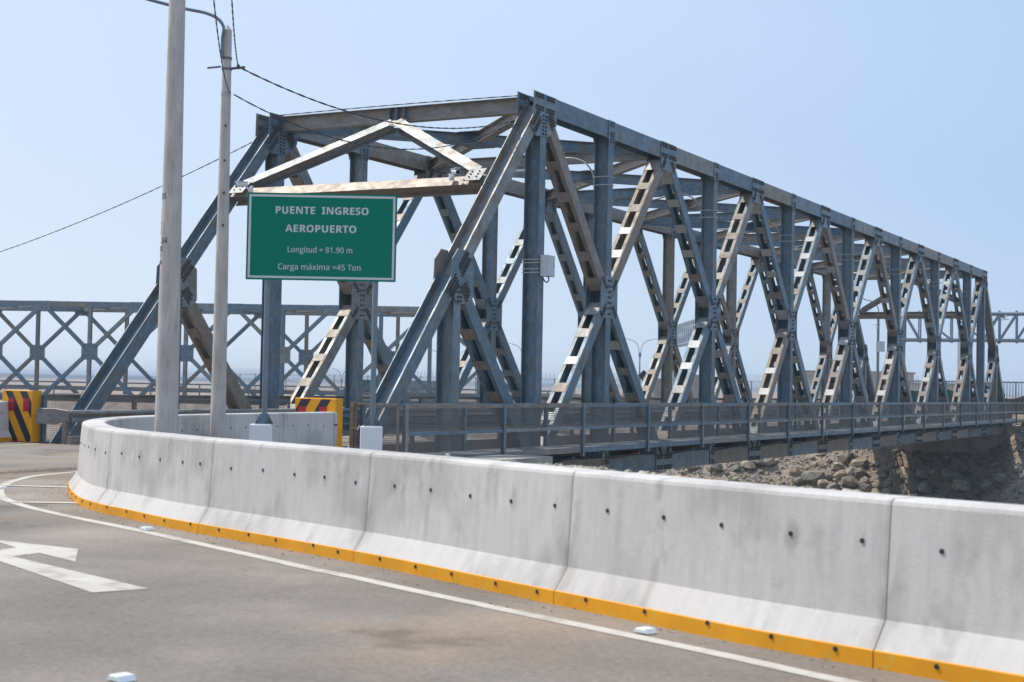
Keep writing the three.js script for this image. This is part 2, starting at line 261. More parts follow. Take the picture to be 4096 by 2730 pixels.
function sweep(at, s0, s1, prof, step = 0.15) {          // closed prism along the path between two arc lengths
  const n = Math.max(1, Math.round((s1 - s0) / step)), rows = [], pos = [], uv = [];
  let acc = 0; const pv = prof.map((p, i) => { if (i) acc += Math.hypot(p[0] - prof[i - 1][0], p[1] - prof[i - 1][1]); return acc; });
  for (let i = 0; i <= n; i++) { const s = s0 + (s1 - s0) * i / n, { p, t } = at(s); rows.push(prof.map(([d, h]) => V(p.x - t.z * d, h, p.z + t.x * d))); }
  const q = (a, b, c, d, ua, ub, va, vb) => { pos.push(...a, ...b, ...c, ...c, ...b, ...d); uv.push(ua, va, ub, va, ua, vb, ua, vb, ub, va, ub, vb); };
  const A = (v) => v.toArray(), m = prof.length;
  for (let i = 0; i < n; i++) for (let k = 0; k < m - 1; k++) { const u0 = s0 + (s1 - s0) * i / n, u1 = s0 + (s1 - s0) * (i + 1) / n; q(A(rows[i][k]), A(rows[i + 1][k]), A(rows[i][k + 1]), A(rows[i + 1][k + 1]), u0, u1, pv[k], pv[k + 1]); }
  for (const [r, flip] of [[rows[0], 1], [rows[n], 0]]) { const tris = THREE.ShapeUtils.triangulateShape(prof.map(([d, h]) => new THREE.Vector2(d, h)), []); for (const t of tris) for (const k of flip ? t : [t[0], t[2], t[1]]) { pos.push(...A(r[k])); uv.push(prof[k][0], prof[k][1]); } }
  const g = new THREE.BufferGeometry(); g.setAttribute('position', new THREE.Float32BufferAttribute(pos, 3)); g.setAttribute('uv', new THREE.Float32BufferAttribute(uv, 2)); g.computeVertexNormals(); return g;
}
const holeG = clean(new THREE.CylinderGeometry(0.016, 0.016, 0.012, 10).rotateX(Math.PI / 2));
function barrier(root, pts, first, pitch, inside) {
  const c = new THREE.CatmullRomCurve3(pts.map(([x, z]) => V(x, 0, z)), false, 'centripetal'); c.arcLengthDivisions = 2000; const L = c.getLength();
  const at = (s) => { const u = cl(s / L); const t = c.getTangentAt(u); if (inside < 0) t.multiplyScalar(1); return { p: c.getPointAt(u), t }; };
  for (let s = first; s < L; s += pitch) {
    const a = Math.max(0, s + 0.005), b = Math.min(L, s + pitch - 0.005); if (b - a < 0.1) continue;
    const seg = part('barrier_panel', sweep(at, a, b, profile), concrete, root);
    part('painted_foot', sweep(at, a, b, footProfile), yellow, seg);
    if (s > 0 && b + 0.012 < L) part('joint_filler', sweep(at, b - 0.001, b + 0.011, profile.map(([d, h]) => [d < 0.25 ? d + 0.005 : d - 0.005, Math.max(0, h - (h > 0.1 ? 0.005 : 0))]), 0.02), groutMat, seg);
    for (const f of [0.07, 0.25, 0.45, 0.66, 0.87]) for (const [d, h, e] of [[0.15, 0.72, 0.07], [-0.003, 0.082, 0]]) {
      const ff = cl(f + rr(-0.02, 0.02), 0.02, 0.98), { p, t } = at(a + (b - a) * ff); const o = part('tie_hole', holeG, holeMat, seg); o.position.set(p.x - t.z * (d - 0.001), h + rr(-0.012, 0.012), p.z + t.x * (d - 0.001)); o.lookAt(p.x - t.z * 9, h - e * 9, p.z + t.x * 9);
      if (h > 0.5 && s > 16) { const o2 = part('tie_hole', holeG, holeMat, seg); o2.position.set(p.x - t.z * 0.5, h + rr(-0.012, 0.012), p.z + t.x * 0.5); o2.lookAt(p.x - t.z * 9, h, p.z + t.x * 9); }
    }
  }
  return L;
}
// arc lengths of the photographed joints: the panels are three metres long
const mainBarrier = thing('concrete_barrier', 'long curved concrete barrier with yellow painted foot sweeping across the foreground', 'barrier');
barrier(mainBarrier, barrierPath, -1.12 + 0.0, 3.0, 1);
const farBarrier = thing('concrete_barrier', 'short grey concrete barrier end at the left edge, in front of striped block', 'barrier');
barrier(farBarrier, [[-0.08, -10.2], [-4, -10.15], [-9, -10.1], [-16, -10.0]].reverse().map(([x, z]) => [x, z]).reverse(), 0, 3.0, 1);

function endBlock(label, x0, x1, z0, z1, h, lean, bw, period, phase, reds) {   // striped concrete terminal block; the striped face looks back along the road (-x)
  const g = thing('end_block', label, 'barrier block', [x0, 0, z0]); const w = z1 - z0, d = x1 - x0;
  const s = new THREE.Shape([[0, 0], [w, 0], [w, h], [0, h]].map((p) => new THREE.Vector2(...p)));
  const e = new THREE.ExtrudeGeometry(s, { depth: d - 0.04, bevelEnabled: true, bevelSize: 0.02, bevelOffset: -0.02, bevelThickness: 0.02, bevelSegments: 2 }).translate(0, 0, 0.02).rotateY(-Math.PI / 2).scale(-1, 1, 1);
  const gg = tri(e); const ix = gg.attributes.position; for (let i = 0; i < ix.count; i += 3) { const A = V().fromBufferAttribute(ix, i), B = V().fromBufferAttribute(ix, i + 1); ix.setXYZ(i, B.x, B.y, B.z); ix.setXYZ(i + 1, A.x, A.y, A.z); } gg.computeVertexNormals();
  part('block', tri(gg), yellow, g);
  for (let k = -8; k < 9; k++) {                              // clip a slanted band to the face
    const f = (y) => k * period + phase + lean * y; let poly = [[f(0.012), 0.012], [f(0.012) + bw, 0.012], [f(h - 0.022) + bw, h - 0.022], [f(h - 0.022), h - 0.022]];
    for (const [lim, sg] of [[0.02, 1], [w - 0.16 * 0 - 0.02, -1]]) { const out = []; for (let i = 0; i < poly.length; i++) { const a = poly[i], b = poly[(i + 1) % poly.length], ia = sg * (a[0] - lim) >= 0, ib = sg * (b[0] - lim) >= 0; if (ia) out.push(a); if (ia !== ib) { const t = (lim - a[0]) / (b[0] - a[0]); out.push([lim, a[1] + (b[1] - a[1]) * t]); } } poly = out; }
    if (poly.length < 3) continue;
    const sh = new THREE.Shape(poly.map(([z, y]) => new THREE.Vector2(-z, y))); part('painted_stripe', new THREE.ShapeGeometry(sh).rotateY(Math.PI / 2).translate(-0.0035, 0, 0), blackPaint, g).geometry.computeVertexNormals();
  }
  for (const [z, y, hh] of reds) { const p = part('red_reflector', tri(bx(0.006, hh, 0.195)), redRefl, g); p.position.set(-0.008, y, z); }
  return g;
}
endBlock('yellow and black striped end block at the left edge of the road', -0.05, 0.28, -10.62, -9.58, 1.29, -0.6, 0.24, 0.5, 0.369, [[0.33, 0.93, 0.33], [0.84, 0.93, 0.33]]);
endBlock('yellow and black striped end block where the curved barrier meets the bridge', -0.74, -0.46, -1.03, 0.06, 1.29, 0.65, 0.255, 0.53, 0.41, [[0.2, 0.935, 0.33], [0.76, 0.935, 0.33]]);

// ------------------------------------------------------------------ the truss bridge
const P = 9.1, HU = 9.425, HM = 4.356, HL = -0.735, NB = 9;
const chordG = (L) => tri(merge([bx(L, 0.53, 0.025, 0, 0, 0.222), bx(L, 0.53, 0.025, 0, 0, -0.222), bx(L, 0.02, 0.42, 0, 0.11, 0)]), rr(0, 9), rr(0, 9));
const botG = (L) => tri(merge([bx(L, 0.52, 0.025, 0, 0, 0.222), bx(L, 0.52, 0.025, 0, 0, -0.222), bx(L, 0.02, 0.42, 0, 0.0, 0)]), rr(0, 9), rr(0, 9));
const vertG = (L, w = 0.36) => tri(merge([bx(L, w, 0.022, 0, 0, 0.222), bx(L, w, 0.022, 0, 0, -0.222), bx(L, 0.016, 0.425, 0, 0, 0)]), rr(0, 9), rr(0, 9));
const legG = (L) => tri(merge([bx(L, 0.40, 0.026, 0, 0, 0.222), bx(L, 0.40, 0.026, 0, 0, -0.222), bx(L, 0.02, 0.42, 0, -0.03, 0)]), rr(0, 9), rr(0, 9));
const diagG = (L) => tri(merge([bx(L, 0.40, 0.016, 0, 0, 0.222), bx(L, 0.40, 0.016, 0, 0, -0.222), ...[-1, 1].flatMap((a) => [-1, 1].map((b) => bx(L, 0.014, 0.1, 0, a * 0.193, b * 0.165)))]), rr(0, 9), rr(0, 9));
const beamG = (L, h = 0.36, w = 0.3) => tri(merge([bx(L, 0.018, w, 0, h / 2, 0), bx(L, 0.018, w, 0, -h / 2, 0), bx(L, h - 0.018, 0.012)]), rr(0, 9), rr(0, 9));
const battenG = [0.3, 0.34].map((l, i) => tri(bx(l, 0.012, 0.40), i, i)), tieG = tri(bx(0.5, 0.012, 0.42));
const boltG = clean(new THREE.CylinderGeometry(0.027, 0.032, 0.034, 6).rotateX(Math.PI / 2).translate(0, 0, 0.017));
const GM = [[-0.42, 0.63], [0.42, 0.63], [0.6, 0.45], [0.6, -0.45], [0.42, -0.63], [-0.42, -0.63], [-0.6, -0.45], [-0.6, 0.45]];
const GE = [[-0.04, 0.67], [0.36, 0.65], [0.74, 0.37], [0.77, -0.49], [0.5, -0.71], [-0.07, -0.7], [-0.37, -0.34], [-0.33, 0.39]];
const GU0 = [[-0.64, 0.27], [0.74, 0.27], [0.76, -0.49], [0.28, -0.88], [-0.5, -0.96], [-0.77, -0.72], [-0.66, -0.58]];
const GU = [[-0.65, 0.28], [0.65, 0.28], [0.65, -0.48], [0.5, -0.66], [-0.5, -0.66], [-0.65, -0.48]];
const GV = [[-0.25, 0.275], [0.25, 0.275], [0.25, -0.25], [0.17, -0.44], [-0.17, -0.44], [-0.25, -0.25]];
const flipX = (p) => p.map(([x, y]) => [-x, y]).reverse(), flipY = (p) => p.map(([x, y]) => [x, -y]).reverse();
const plates = { M: plate(GM, 0.02), E: plate(GE, 0.02), E2: plate(flipX(GE), 0.02), U0: plate(GU0, 0.02), U7: plate(flipX(GU0), 0.02), U: plate(GU, 0.02), Vt: plate(GV, 0.02), L: plate(flipY(GU), 0.02), Vb: plate(flipY(GV), 0.02) };
const sl = Math.hypot(P / 2, HU - HM), dx = P / 2 / sl, dy = (HU - HM) / sl;
function rows(ux, uy, r0, n, step, off) { const o = []; for (let i = 0; i < n; i++) for (const w of off) { const r = r0 + i * step; o.push([ux * r - uy * w, uy * r + ux * w]); } return o; }
const stag = (ux, uy, r0, n, step, w) => rows(ux, uy, r0, n, step, [w]).concat(rows(ux, uy, r0 + step / 2, n - 1, step, [w + 0.085]));
const chordRows = (x0, x1) => { const o = []; for (const y of [0.215, 0.14, -0.12, -0.195]) for (let x = x0; x <= x1 + 1e-6; x += 0.105) o.push([x, y]); return o; };
const bolts = {
  M: [...[[-1, 1], [1, 1], [-1, -1], [1, -1]].flatMap(([a, b]) => stag(a * dx, b * dy, 0.36, 5, 0.092, -0.05)), ...[-0.5, -0.33, -0.16, 0, 0.16, 0.33, 0.5].flatMap((y) => [[-0.08, y], [0.08, y]])],
  E: [...stag(dx, dy, 0.12, 8, 0.082, -0.13), ...stag(dx, dy, 0.15, 8, 0.082, 0.06), ...stag(-dx, -dy, 0.1, 8, 0.082, -0.13), ...stag(-dx, -dy, 0.16, 7, 0.082, 0.06), ...stag(dx, -dy, 0.3, 6, 0.085, -0.1), ...stag(dx, -dy, 0.34, 5, 0.085, 0.07), ...[-0.3, -0.42, -0.54, -0.64].flatMap((y) => [[-0.02, y], [0.11, y]])],
  U0: [...chordRows(-0.52, -0.02), ...chordRows(0.14, 0.66), ...stag(-dx, -dy, 0.38, 8, 0.085, -0.14), ...stag(-dx, -dy, 0.5, 7, 0.085, 0.08), ...stag(dx, -dy, 0.38, 6, 0.085, -0.08), ...stag(dx, -dy, 0.42, 5, 0.085, 0.08), ...[-0.34, -0.44, -0.54, -0.64, -0.74, -0.84].flatMap((y) => [[-0.08, y], [0.08, y]])],
  U: [...chordRows(-0.57, -0.07), ...chordRows(0.07, 0.6), ...stag(-dx, -dy, 0.4, 5, 0.085, -0.05), ...stag(dx, -dy, 0.4, 5, 0.085, -0.05)],
  Vt: [0.2, 0.12, -0.1, -0.18, -0.28, -0.37].flatMap((y) => [[-0.09, y], [0.09, y]]),
};
bolts.L = bolts.U.map(([x, y]) => [x, -y]); bolts.Vb = bolts.Vt.map(([x, y]) => [x, -y]); bolts.E2 = bolts.E.map(([x, y]) => [-x, y]); bolts.U7 = bolts.U0.map(([x, y]) => [-x, y]);
let boltCount = 0, battenCount = 0;
const mergedBolts = {}; for (const k in bolts) mergedBolts[k] = merge(bolts[k].map(([x, y]) => boltG.clone().translate(x, y, 0.01)));

const bridge = thing('truss_bridge', 'large grey steel truss bridge with diamond bracing and a tall portal', 'bridge');
function gusset(kind, x, y, z, own, withBolts = true) {
  const g = part('gusset_plate', plates[kind], own ? galv[Math.floor(rnd() * 2)] : mix(0.15), bridge); g.position.set(x, y, z);
  if (!withBolts) return;
  if (own && boltCount + bolts[kind].length < 300) for (const [bx_, by] of bolts[kind]) { const b = part('bolt', boltG, boltMat, g); b.position.set(bx_, by, 0.01); boltCount++; }
  else part('bolts', mergedBolts[kind], boltMat, g, 'stuff');
}
const legHalf = legG(sl), vFull = [0, 1, 2].map(() => vertG(HU - HL)), vLow = vertG(HM - HL), chordHalf = [0, 1, 2, 3].map(() => chordG(P / 2 - 0.004)), botHalf = [0, 1, 2, 3].map(() => botG(P / 2 - 0.004));
const dLen = sl - 0.62 - 0.42, dGeo = [0, 1, 2].map(() => diagG(dLen));
function diagonal(a, b, zc, trimA, trimB, own) {            // a = node at the chord, b = node at mid height
  const A = V(a[0], a[1], zc), B = V(b[0], b[1], zc), u = B.clone().sub(A).normalize(); const p = A.clone().addScaledVector(u, trimA), q = B.clone().addScaledVector(u, -trimB);
  const m = place('diagonal', dGeo[Math.floor(rnd() * 3)], mix(0.3), bridge, p, q), L = dLen; const list = [];
  for (const s of [-1, 1]) {
    for (const e of [-1, 1]) list.push([tieG, e * (L / 2 - 0.25), s * 0.207]);
    for (let i = 0; i < 4; i++) list.push([battenG[i % 2], -L / 2 + 1.28 + i * (L - 2.56) / 3 + rr(-0.03, 0.03), s * 0.207]);
  }
  if (own && battenCount + list.length <= 300) for (const [g, x, y] of list) { const bt = part('batten_plate', g, rnd() < 0.25 ? shiny : rnd() < 0.5 ? dusty[1] : galv[2], m); bt.position.set(x, y, 0); battenCount++; }
  else part('batten_plates', merge(list.map(([g, x, y]) => g.clone().translate(x, y, 0))), rnd() < 0.4 ? galv[0] : dusty[1], m, 'stuff');
}
function truss(z, own) {                                      // z = camera-side plate plane
  const zc = z - 0.25, U = (i) => [(i + 1) * P, HU], M = (i) => [(i + 1) * P, HM], Lw = (i) => [(i + 1) * P, HL];
  for (let h = 0; h < 14; h++) place('top_chord', chordHalf[h % 4], mix(own ? 0.2 : 0.45), bridge, V(P + h * P / 2, HU, zc), V(P + (h + 1) * P / 2, HU, zc));
  for (let h = 0; h < 18; h++) place('bottom_chord', botHalf[h % 4], mix(0.4), bridge, V(h * P / 2, HL, zc), V((h + 1) * P / 2, HL, zc));
  for (let i = 0; i < 7; i++) {                               // full diamonds
    const m = M(i + 0.5);
    diagonal(U(i), m, zc, 0.62, 0.42, own); diagonal(U(i + 1), m, zc, 0.62, 0.42, own); diagonal(Lw(i), m, zc, 0.62, 0.42, own); diagonal(Lw(i + 1), m, zc, 0.62, 0.42, own);
    place('vertical', vFull[i % 3], own ? galv[i % 2 ? 1 : 3] : mix(0.2), bridge, V(m[0], HL + 0.002, zc), V(m[0], HU - 0.3, zc));
    for (const s of [0, 1]) { const zz = z - s * 0.5; gusset('M', m[0], HM, zz, own && !s, !s || i < 2); gusset('Vt', m[0], HU, zz, own && !s, !s); gusset('Vb', m[0], HL, zz, 0, !s); }
  }
  for (const [s, e] of [[0, 'E'], [1, 'E2']]) {               // end panels with the inclined end posts
    const i = s ? 7.5 : -0.5, m = M(i), u = U(s ? 7 : 0), l = Lw(s ? 8 : -1), l2 = Lw(s ? 7 : 0);
    place('end_post', legHalf, galv[1], bridge, ...(s ? [V(m[0], m[1], zc), V(l[0], l[1], zc)] : [V(l[0], l[1], zc), V(m[0], m[1], zc)])); place('end_post', legHalf, own ? galv[2] : galv[1], bridge, ...(s ? [V(u[0], u[1], zc), V(m[0], m[1], zc)] : [V(m[0], m[1], zc), V(u[0], u[1], zc)]));
    diagonal(l2, m, zc, 0.62, 0.42, own);
    place('vertical', vLow, mix(0.3), bridge, V(m[0], HL + 0.002, zc), V(m[0], HM - 0.3, zc)); place('vertical', vFull[s], galv[3], bridge, V(u[0], HL + 0.002, zc), V(u[0], HU - 0.3, zc));
    for (const k of [0, 1]) { const zz = z - k * 0.5; gusset(e, m[0], HM, zz, own && !k); gusset(s ? 'U7' : 'U0', u[0], HU, zz, own && !k); }
  }
  for (let i = 1; i < 7; i++) for (const k of [0, 1]) gusset('U', U(i)[0], HU, z - k * 0.5, own && !k, !k || i < 3);
  for (let i = 0; i < 8; i++) for (const k of [0, 1]) gusset('L', Lw(i)[0], HL, z - k * 0.5, 0, !k);
}
truss(0, true); truss(-8.89, false);

// portals and overhead bracing
const zn = -0.52, zf = -8.89 - 0.0, mid = (zn + zf) / 2;
for (const [s, x0, sg] of [[0, P, -1], [1, 8 * P, 1]]) {
  const t = 0.755, lx = s ? 9 * P - P * t : P * t, ly = HL + (HU - HL) * t;
  place('portal_strut', beamG(zn - zf - 0.1, 0.42, 0.3), dusty[1], bridge, V(x0, HU + 0.0, zf + 0.05), V(x0, HU + 0.0, zn - 0.05), V(1, 0, 0));
  const up = V(sg * -0.75, 0.66, 0); // strut turned into the plane of the end posts
  place('portal_strut', beamG(zn - zf - 0.1, 0.34, 0.34), dusty[0], bridge, V(lx, ly, zf + 0.05), V(lx, ly, zn - 0.05), V(0, 0, 1).cross(V(sg * 0.745, 0.667, 0)));
  for (const e of [0, 1]) place('portal_brace', beamG(V(x0 + sg * 0.12, HU - 0.28, mid).distanceTo(V(lx, ly + 0.15, e ? zn : zf)) - 0.5, 0.3, 0.3), galv[2], bridge, V(lx, ly + 0.15, e ? zn : zf).lerp(V(x0 + sg * 0.12, HU - 0.28, mid), 0.08), V(x0 + sg * 0.12, HU - 0.28, mid).lerp(V(lx, ly + 0.15, e ? zn : zf), 0.03), V(x0 + sg * 0.12, HU - 0.28, mid).sub(V(lx, ly + 0.15, e ? zn : zf)).normalize().cross(V(sg * 0.745, 0.667, 0)));
  const gp = tri(bx(0.9, 0.02, 0.5)); for (const z of [zn - 0.3, zf + 0.3]) { const g = part('portal_gusset', gp, galv[2], bridge); g.position.set(lx + sg * 0.14, ly + 0.26, z); g.rotation.set(0, Math.PI / 2, 0); g.rotation.order = 'ZYX'; g.rotation.z = sg * -0.73; g.rotation.y = 0; g.scale.set(0.6, 1, 1); part('bolts', merge([[-0.2, -0.12], [0, -0.12], [0.2, -0.12], [-0.2, 0.1], [0, 0.1], [0.2, 0.1]].map(([a, b]) => boltG.clone().rotateX(-Math.PI / 2).translate(a, 0.01, b))), boltMat, g, 'stuff'); }
  const mg = part('portal_gusset', tri(bx(0.36, 0.02, 0.7)), galv[2], bridge); mg.position.set(x0 + sg * 0.26, HU - 0.26, mid); mg.rotation.z = sg * -0.73; part('bolts', merge([[-0.1, -0.25], [0.08, -0.25], [-0.1, -0.12], [0.08, 0.12], [-0.1, 0.25], [0.08, 0.25]].map(([a, b]) => boltG.clone().rotateX(-Math.PI / 2).translate(a, 0.01, b))), boltMat, mg, 'stuff');
  for (const k of [-0.25, 0, 0.25]) { const f = part('stiffener', tri(bx(0.26, 0.4, 0.02)), galv[1], bridge); f.position.set(x0 + sg * 0.06, HU, mid + k); }
}
for (let i = 1; i < 7; i++) place('lateral_strut', beamG(zn - zf), mix(0.15), bridge, V((i + 1) * P, HU - 0.02, zf), V((i + 1) * P, HU - 0.02, zn), V(1, 0, 0));
for (let i = 0; i < 7; i++) {
  const a = (i + 1) * P + 0.25, b = (i + 2) * P - 0.25, c = (a + b) / 2, y = HU - 0.02;
  place('lateral_brace', beamG(Math.hypot(b - a, zn - zf), 0.34, 0.26), pick(), bridge, V(a, y, zf), V(b, y, zn), V(zn - zf, 0, a - b).normalize());
  const half = beamG(Math.hypot(b - a, zn - zf) / 2 - 0.2, 0.33, 0.26); const q0 = V(a, y + 0.003, zn), q1 = V(b, y + 0.003, zf), sd = V(zf - zn, 0, a - b).normalize();
  place('lateral_brace', half, dusty[1], bridge, q0, q0.clone().lerp(q1, 0.485), sd); place('lateral_brace', half, dusty[1], bridge, q1.clone().lerp(q0, 0.485), q1, sd);
  for (const s of [-1, 1]) { const g = part('splice_plate', tri(bx(1.1, 0.016, 0.8)), galv[3], bridge); g.position.set(c, y + s * 0.19, mid); part('bolts', merge([-0.4, -0.25, -0.1, 0.1, 0.25, 0.4].flatMap((x) => [-0.3, -0.18, 0.18, 0.3].map((z) => boltG.clone().rotateX(-Math.PI / 2).translate(x, 0.006, z)))), boltMat, g, 'stuff'); }
}
// deck, kerbs, floor beams and stringers
part('deck', tri(bx(82.6, 0.22, 7.5, 40.95, -0.115, -4.45)), asphalt, bridge);
for (const z of [-0.78, -8.12]) part('deck_kerb', tri(bx(82.4, 0.2, 0.16, 40.95, 0.097, z)), dusty[1], bridge);
for (let h = 0; h <= 18; h++) place('floor_beam', beamG(8.0, 0.66, 0.26), darkSteel, bridge, V(h * P / 2 + 0.02, -0.6, -8.42), V(h * P / 2 + 0.02, -0.6, -0.48), V(1, 0, 0));
for (let k = 0; k < 5; k++) place('stringer', beamG(81.8, 0.3, 0.18), darkSteel, bridge, V(0.05, -0.385, -1.2 - k * 1.62), V(81.85, -0.385, -1.2 - k * 1.62));

// ------------------------------------------------------------------ walkways along both sides of the bridge
const angleG = (L, h = 0.08, w = 0.06) => tri(merge([bx(L, h, 0.008, 0, 0, 0), bx(L, 0.008, w, 0, h / 2, -w / 2)]), rr(0, 9), rr(0, 9));
const postG = (h) => tri(merge([bx(0.1, h, 0.01, 0, h / 2, 0.045), bx(0.1, h, 0.01, 0, h / 2, -0.045), bx(0.008, h, 0.09, 0.0, h / 2, 0)]), rr(0, 9), rr(0, 9));
const grating = std({ color: new THREE.Color(0.2, 0.2, 0.195), roughness: 0.8, metalness: 0.3, bumpMap: soilBump, bumpScale: 0.01 });
function walkway(label, zi, zo, near) {                       // zi = rail beside the truss, zo = outer rail
  const s = Math.sign(zo - zi), g = thing('walkway', label, 'walkway'); const x0 = 0.25, n = 18, W = P / 2;
  const cz = (zi + zo) / 2, post = postG(1.42), ipost = postG(1.18), rail = [0, 1, 2].map(() => angleG(W - 0.1)), slab = tri(bx(W - 0.012, 0.035, Math.abs(zo - zi) - 0.06)), chan = tri(bx(W - 0.01, 0.145, 0.02));
  const mg = tri(new THREE.PlaneGeometry(W - 0.1, 1.13)), sup = tri(bx(0.1, 0.1, Math.abs(zo - zi) + 0.1));
  for (let k = 0; k <= n; k++) {
    const x = x0 + k * W - (k === n ? 0.2 : 0);
    for (const [z, pg, y0] of [[zo, post, -0.24], [zi, ipost, 0]]) { const p = part('rail_post', pg, pick(), g); p.position.set(x, y0, z); }
    const b = part('support_bracket', sup, darkSteel, g); b.position.set(x + 0.06, -0.195, cz);
    if (near) { const st = part('bracket_strut', tri(bar(V(0, -0.3, zo - 0.28), V(0, -0.5, zi - 0.1), 0.07, 0.07, V(1, 0, 0))), mix(0.4), g); st.position.x = x + 0.06; }
    if (k === n) break;
    const xc = x + W / 2;
    for (const z of [zo, zi]) for (const y of [1.135, 0.53]) { const r = part(y > 1 ? 'top_rail' : 'middle_rail', rail[(k + (z === zo ? 0 : 1)) % 3], mix(0.3), g); r.position.set(xc, y, z + s * (z === zo ? 0.02 : -0.02)); if (s < 0) r.rotation.y = Math.PI; }
    const sl_ = part('grating', slab, grating, g); sl_.position.set(xc, -0.006, cz);
    const c = part('edge_channel', chan, mix(0.25), g); c.position.set(xc, -0.062, zo - s * 0.02);
    for (const z of [zo - s * 0.055, zi + s * 0.02]) { const m = part('mesh_panel', mg, meshMat, g); m.position.set(xc, 0.585, z); }
  }
  return g;
}
walkway('near steel walkway with mesh railing along the outside of the bridge', 0.1, 1.22, true);
walkway('far steel walkway with mesh railing on the river side of the bridge', -9.48, -10.6, false);
{ // gate closing the near walkway
  const g = thing('mesh_gate', 'small wire mesh gate closing the end of the near walkway', 'gate', [0.14, 0.02, 0]);
  part('gate_post', tri(bx(0.08, 1.2, 0.1, 0, 0.6, -0.09)), dusty[0], g);
  for (const [n, a, b] of [['frame_bar', V(0, 1.16, -0.02), V(0, 1.16, 1.12)], ['frame_bar', V(0, 0.05, -0.02), V(0, 0.05, 1.12)], ['frame_bar', V(0, 0.05, 0.0), V(0, 1.16, 0.0)], ['frame_bar', V(0, 0.05, 1.1), V(0, 1.16, 1.1)]]) part(n, tri(bar(a, b, 0.045, 0.045, V(1, 0, 0))), dusty[1], g);
  const m = part('mesh_panel', tri(new THREE.PlaneGeometry(1.06, 1.07)), gateMesh, g); m.rotation.y = -Math.PI / 2; m.position.set(0.01, 0.6, 0.55);
  part('latch', tri(bx(0.05, 0.03, 0.22, -0.03, 0.62, 0.02)), shiny, g); for (const y of [0.35, 1.05]) part('hinge', tri(bx(0.07, 0.09, 0.07, -0.02, y, -0.1)), dusty[1], g);
}
for (let k = 0; k < 8; k++) single('pipe_bollard', cyl(0.057, 0.057, V(4.9 + k * P, 0.1, -0.62), V(4.9 + k * P, 0.9, -0.62), 14), galv[2], k === 0 ? 'grey steel pipe bollard behind the near walkway gate, first from the portal' : `grey steel pipe bollard behind the near walkway railing, number ${['two', 'three', 'four', 'five', 'six', 'seven', 'eight'][k - 1]} from the portal`, 'bollard', 'pipe bollards beside the near truss');

// guard rails: corrugated beams on posts inside the trusses
function wbeam(L) {
  const pr = [[0, 0.155], [0.05, 0.14], [0.08, 0.1], [0.075, 0.06], [0.015, 0.025], [0.0, 0], [0.015, -0.025], [0.075, -0.06], [0.08, -0.1], [0.05, -0.14], [0, -0.155]];
  const s = new THREE.Shape([...pr, ...pr.slice().reverse().map(([a, b]) => [a - 0.006, b])].map(([a, b]) => new THREE.Vector2(a, b)));
  return tri(new THREE.ExtrudeGeometry(s, { depth: L, bevelEnabled: false, steps: 1 }).rotateY(Math.PI / 2), rr(0, 9), rr(0, 9));   // runs along +x, bulges to -z
}
function guardRail(label, z, side, x0) {                        // side = +1: bulges towards +z
  const g = thing('guard_rail', label, 'guard rail', [0, 0, z]), L = 4.55, geo = [wbeam(L + 0.06), wbeam(L + 0.06)];
  for (let k = 0; k < 18; k++) {
    const b = part('rail_beam', geo[k % 2], pick(), g); b.position.set(x0 + k * L + (side > 0 ? 0 : 0), 0.68, 0.003 * (k % 2)); if (side > 0) b.scale.z = -1;
    for (const h of [0.15, 2.4]) { const p = part('rail_support', tri(merge([bx(0.09, 0.7, 0.1, 0, 0.47, -side * 0.09)])), darkSteel, g); p.position.x = x0 + k * L + h + 0.6; }
  }
  return g;
}
const gr = guardRail('corrugated steel guard rail along the far side of the bridge roadway', -8.2, 1, -0.15);
{ // flared end shoe beside the left block
  const s = new THREE.Shape([[-0.05, -0.2], [0.55, -0.2], [0.78, -0.14], [0.95, -0.13], [0.95, 0.13], [0.78, 0.14], [0.55, 0.17], [-0.05, 0.17]].map((p) => new THREE.Vector2(...p)));
  const e = part('end_shoe', tri(new THREE.ExtrudeGeometry(s, { depth: 0.03, bevelEnabled: true, bevelSize: 0.01, bevelThickness: 0.01, bevelSegments: 1 })), galv[2], gr); e.position.set(0.02, 0.68, -1.2); e.rotation.y = -1.5;
  part('rail_support', tri(merge([bx(0.12, 0.7, 0.14, 0.1, 0.35, -0.38)])), dusty[0], gr);
}
guardRail('corrugated steel guard rail behind the near truss', -0.95, -1, 0.9);

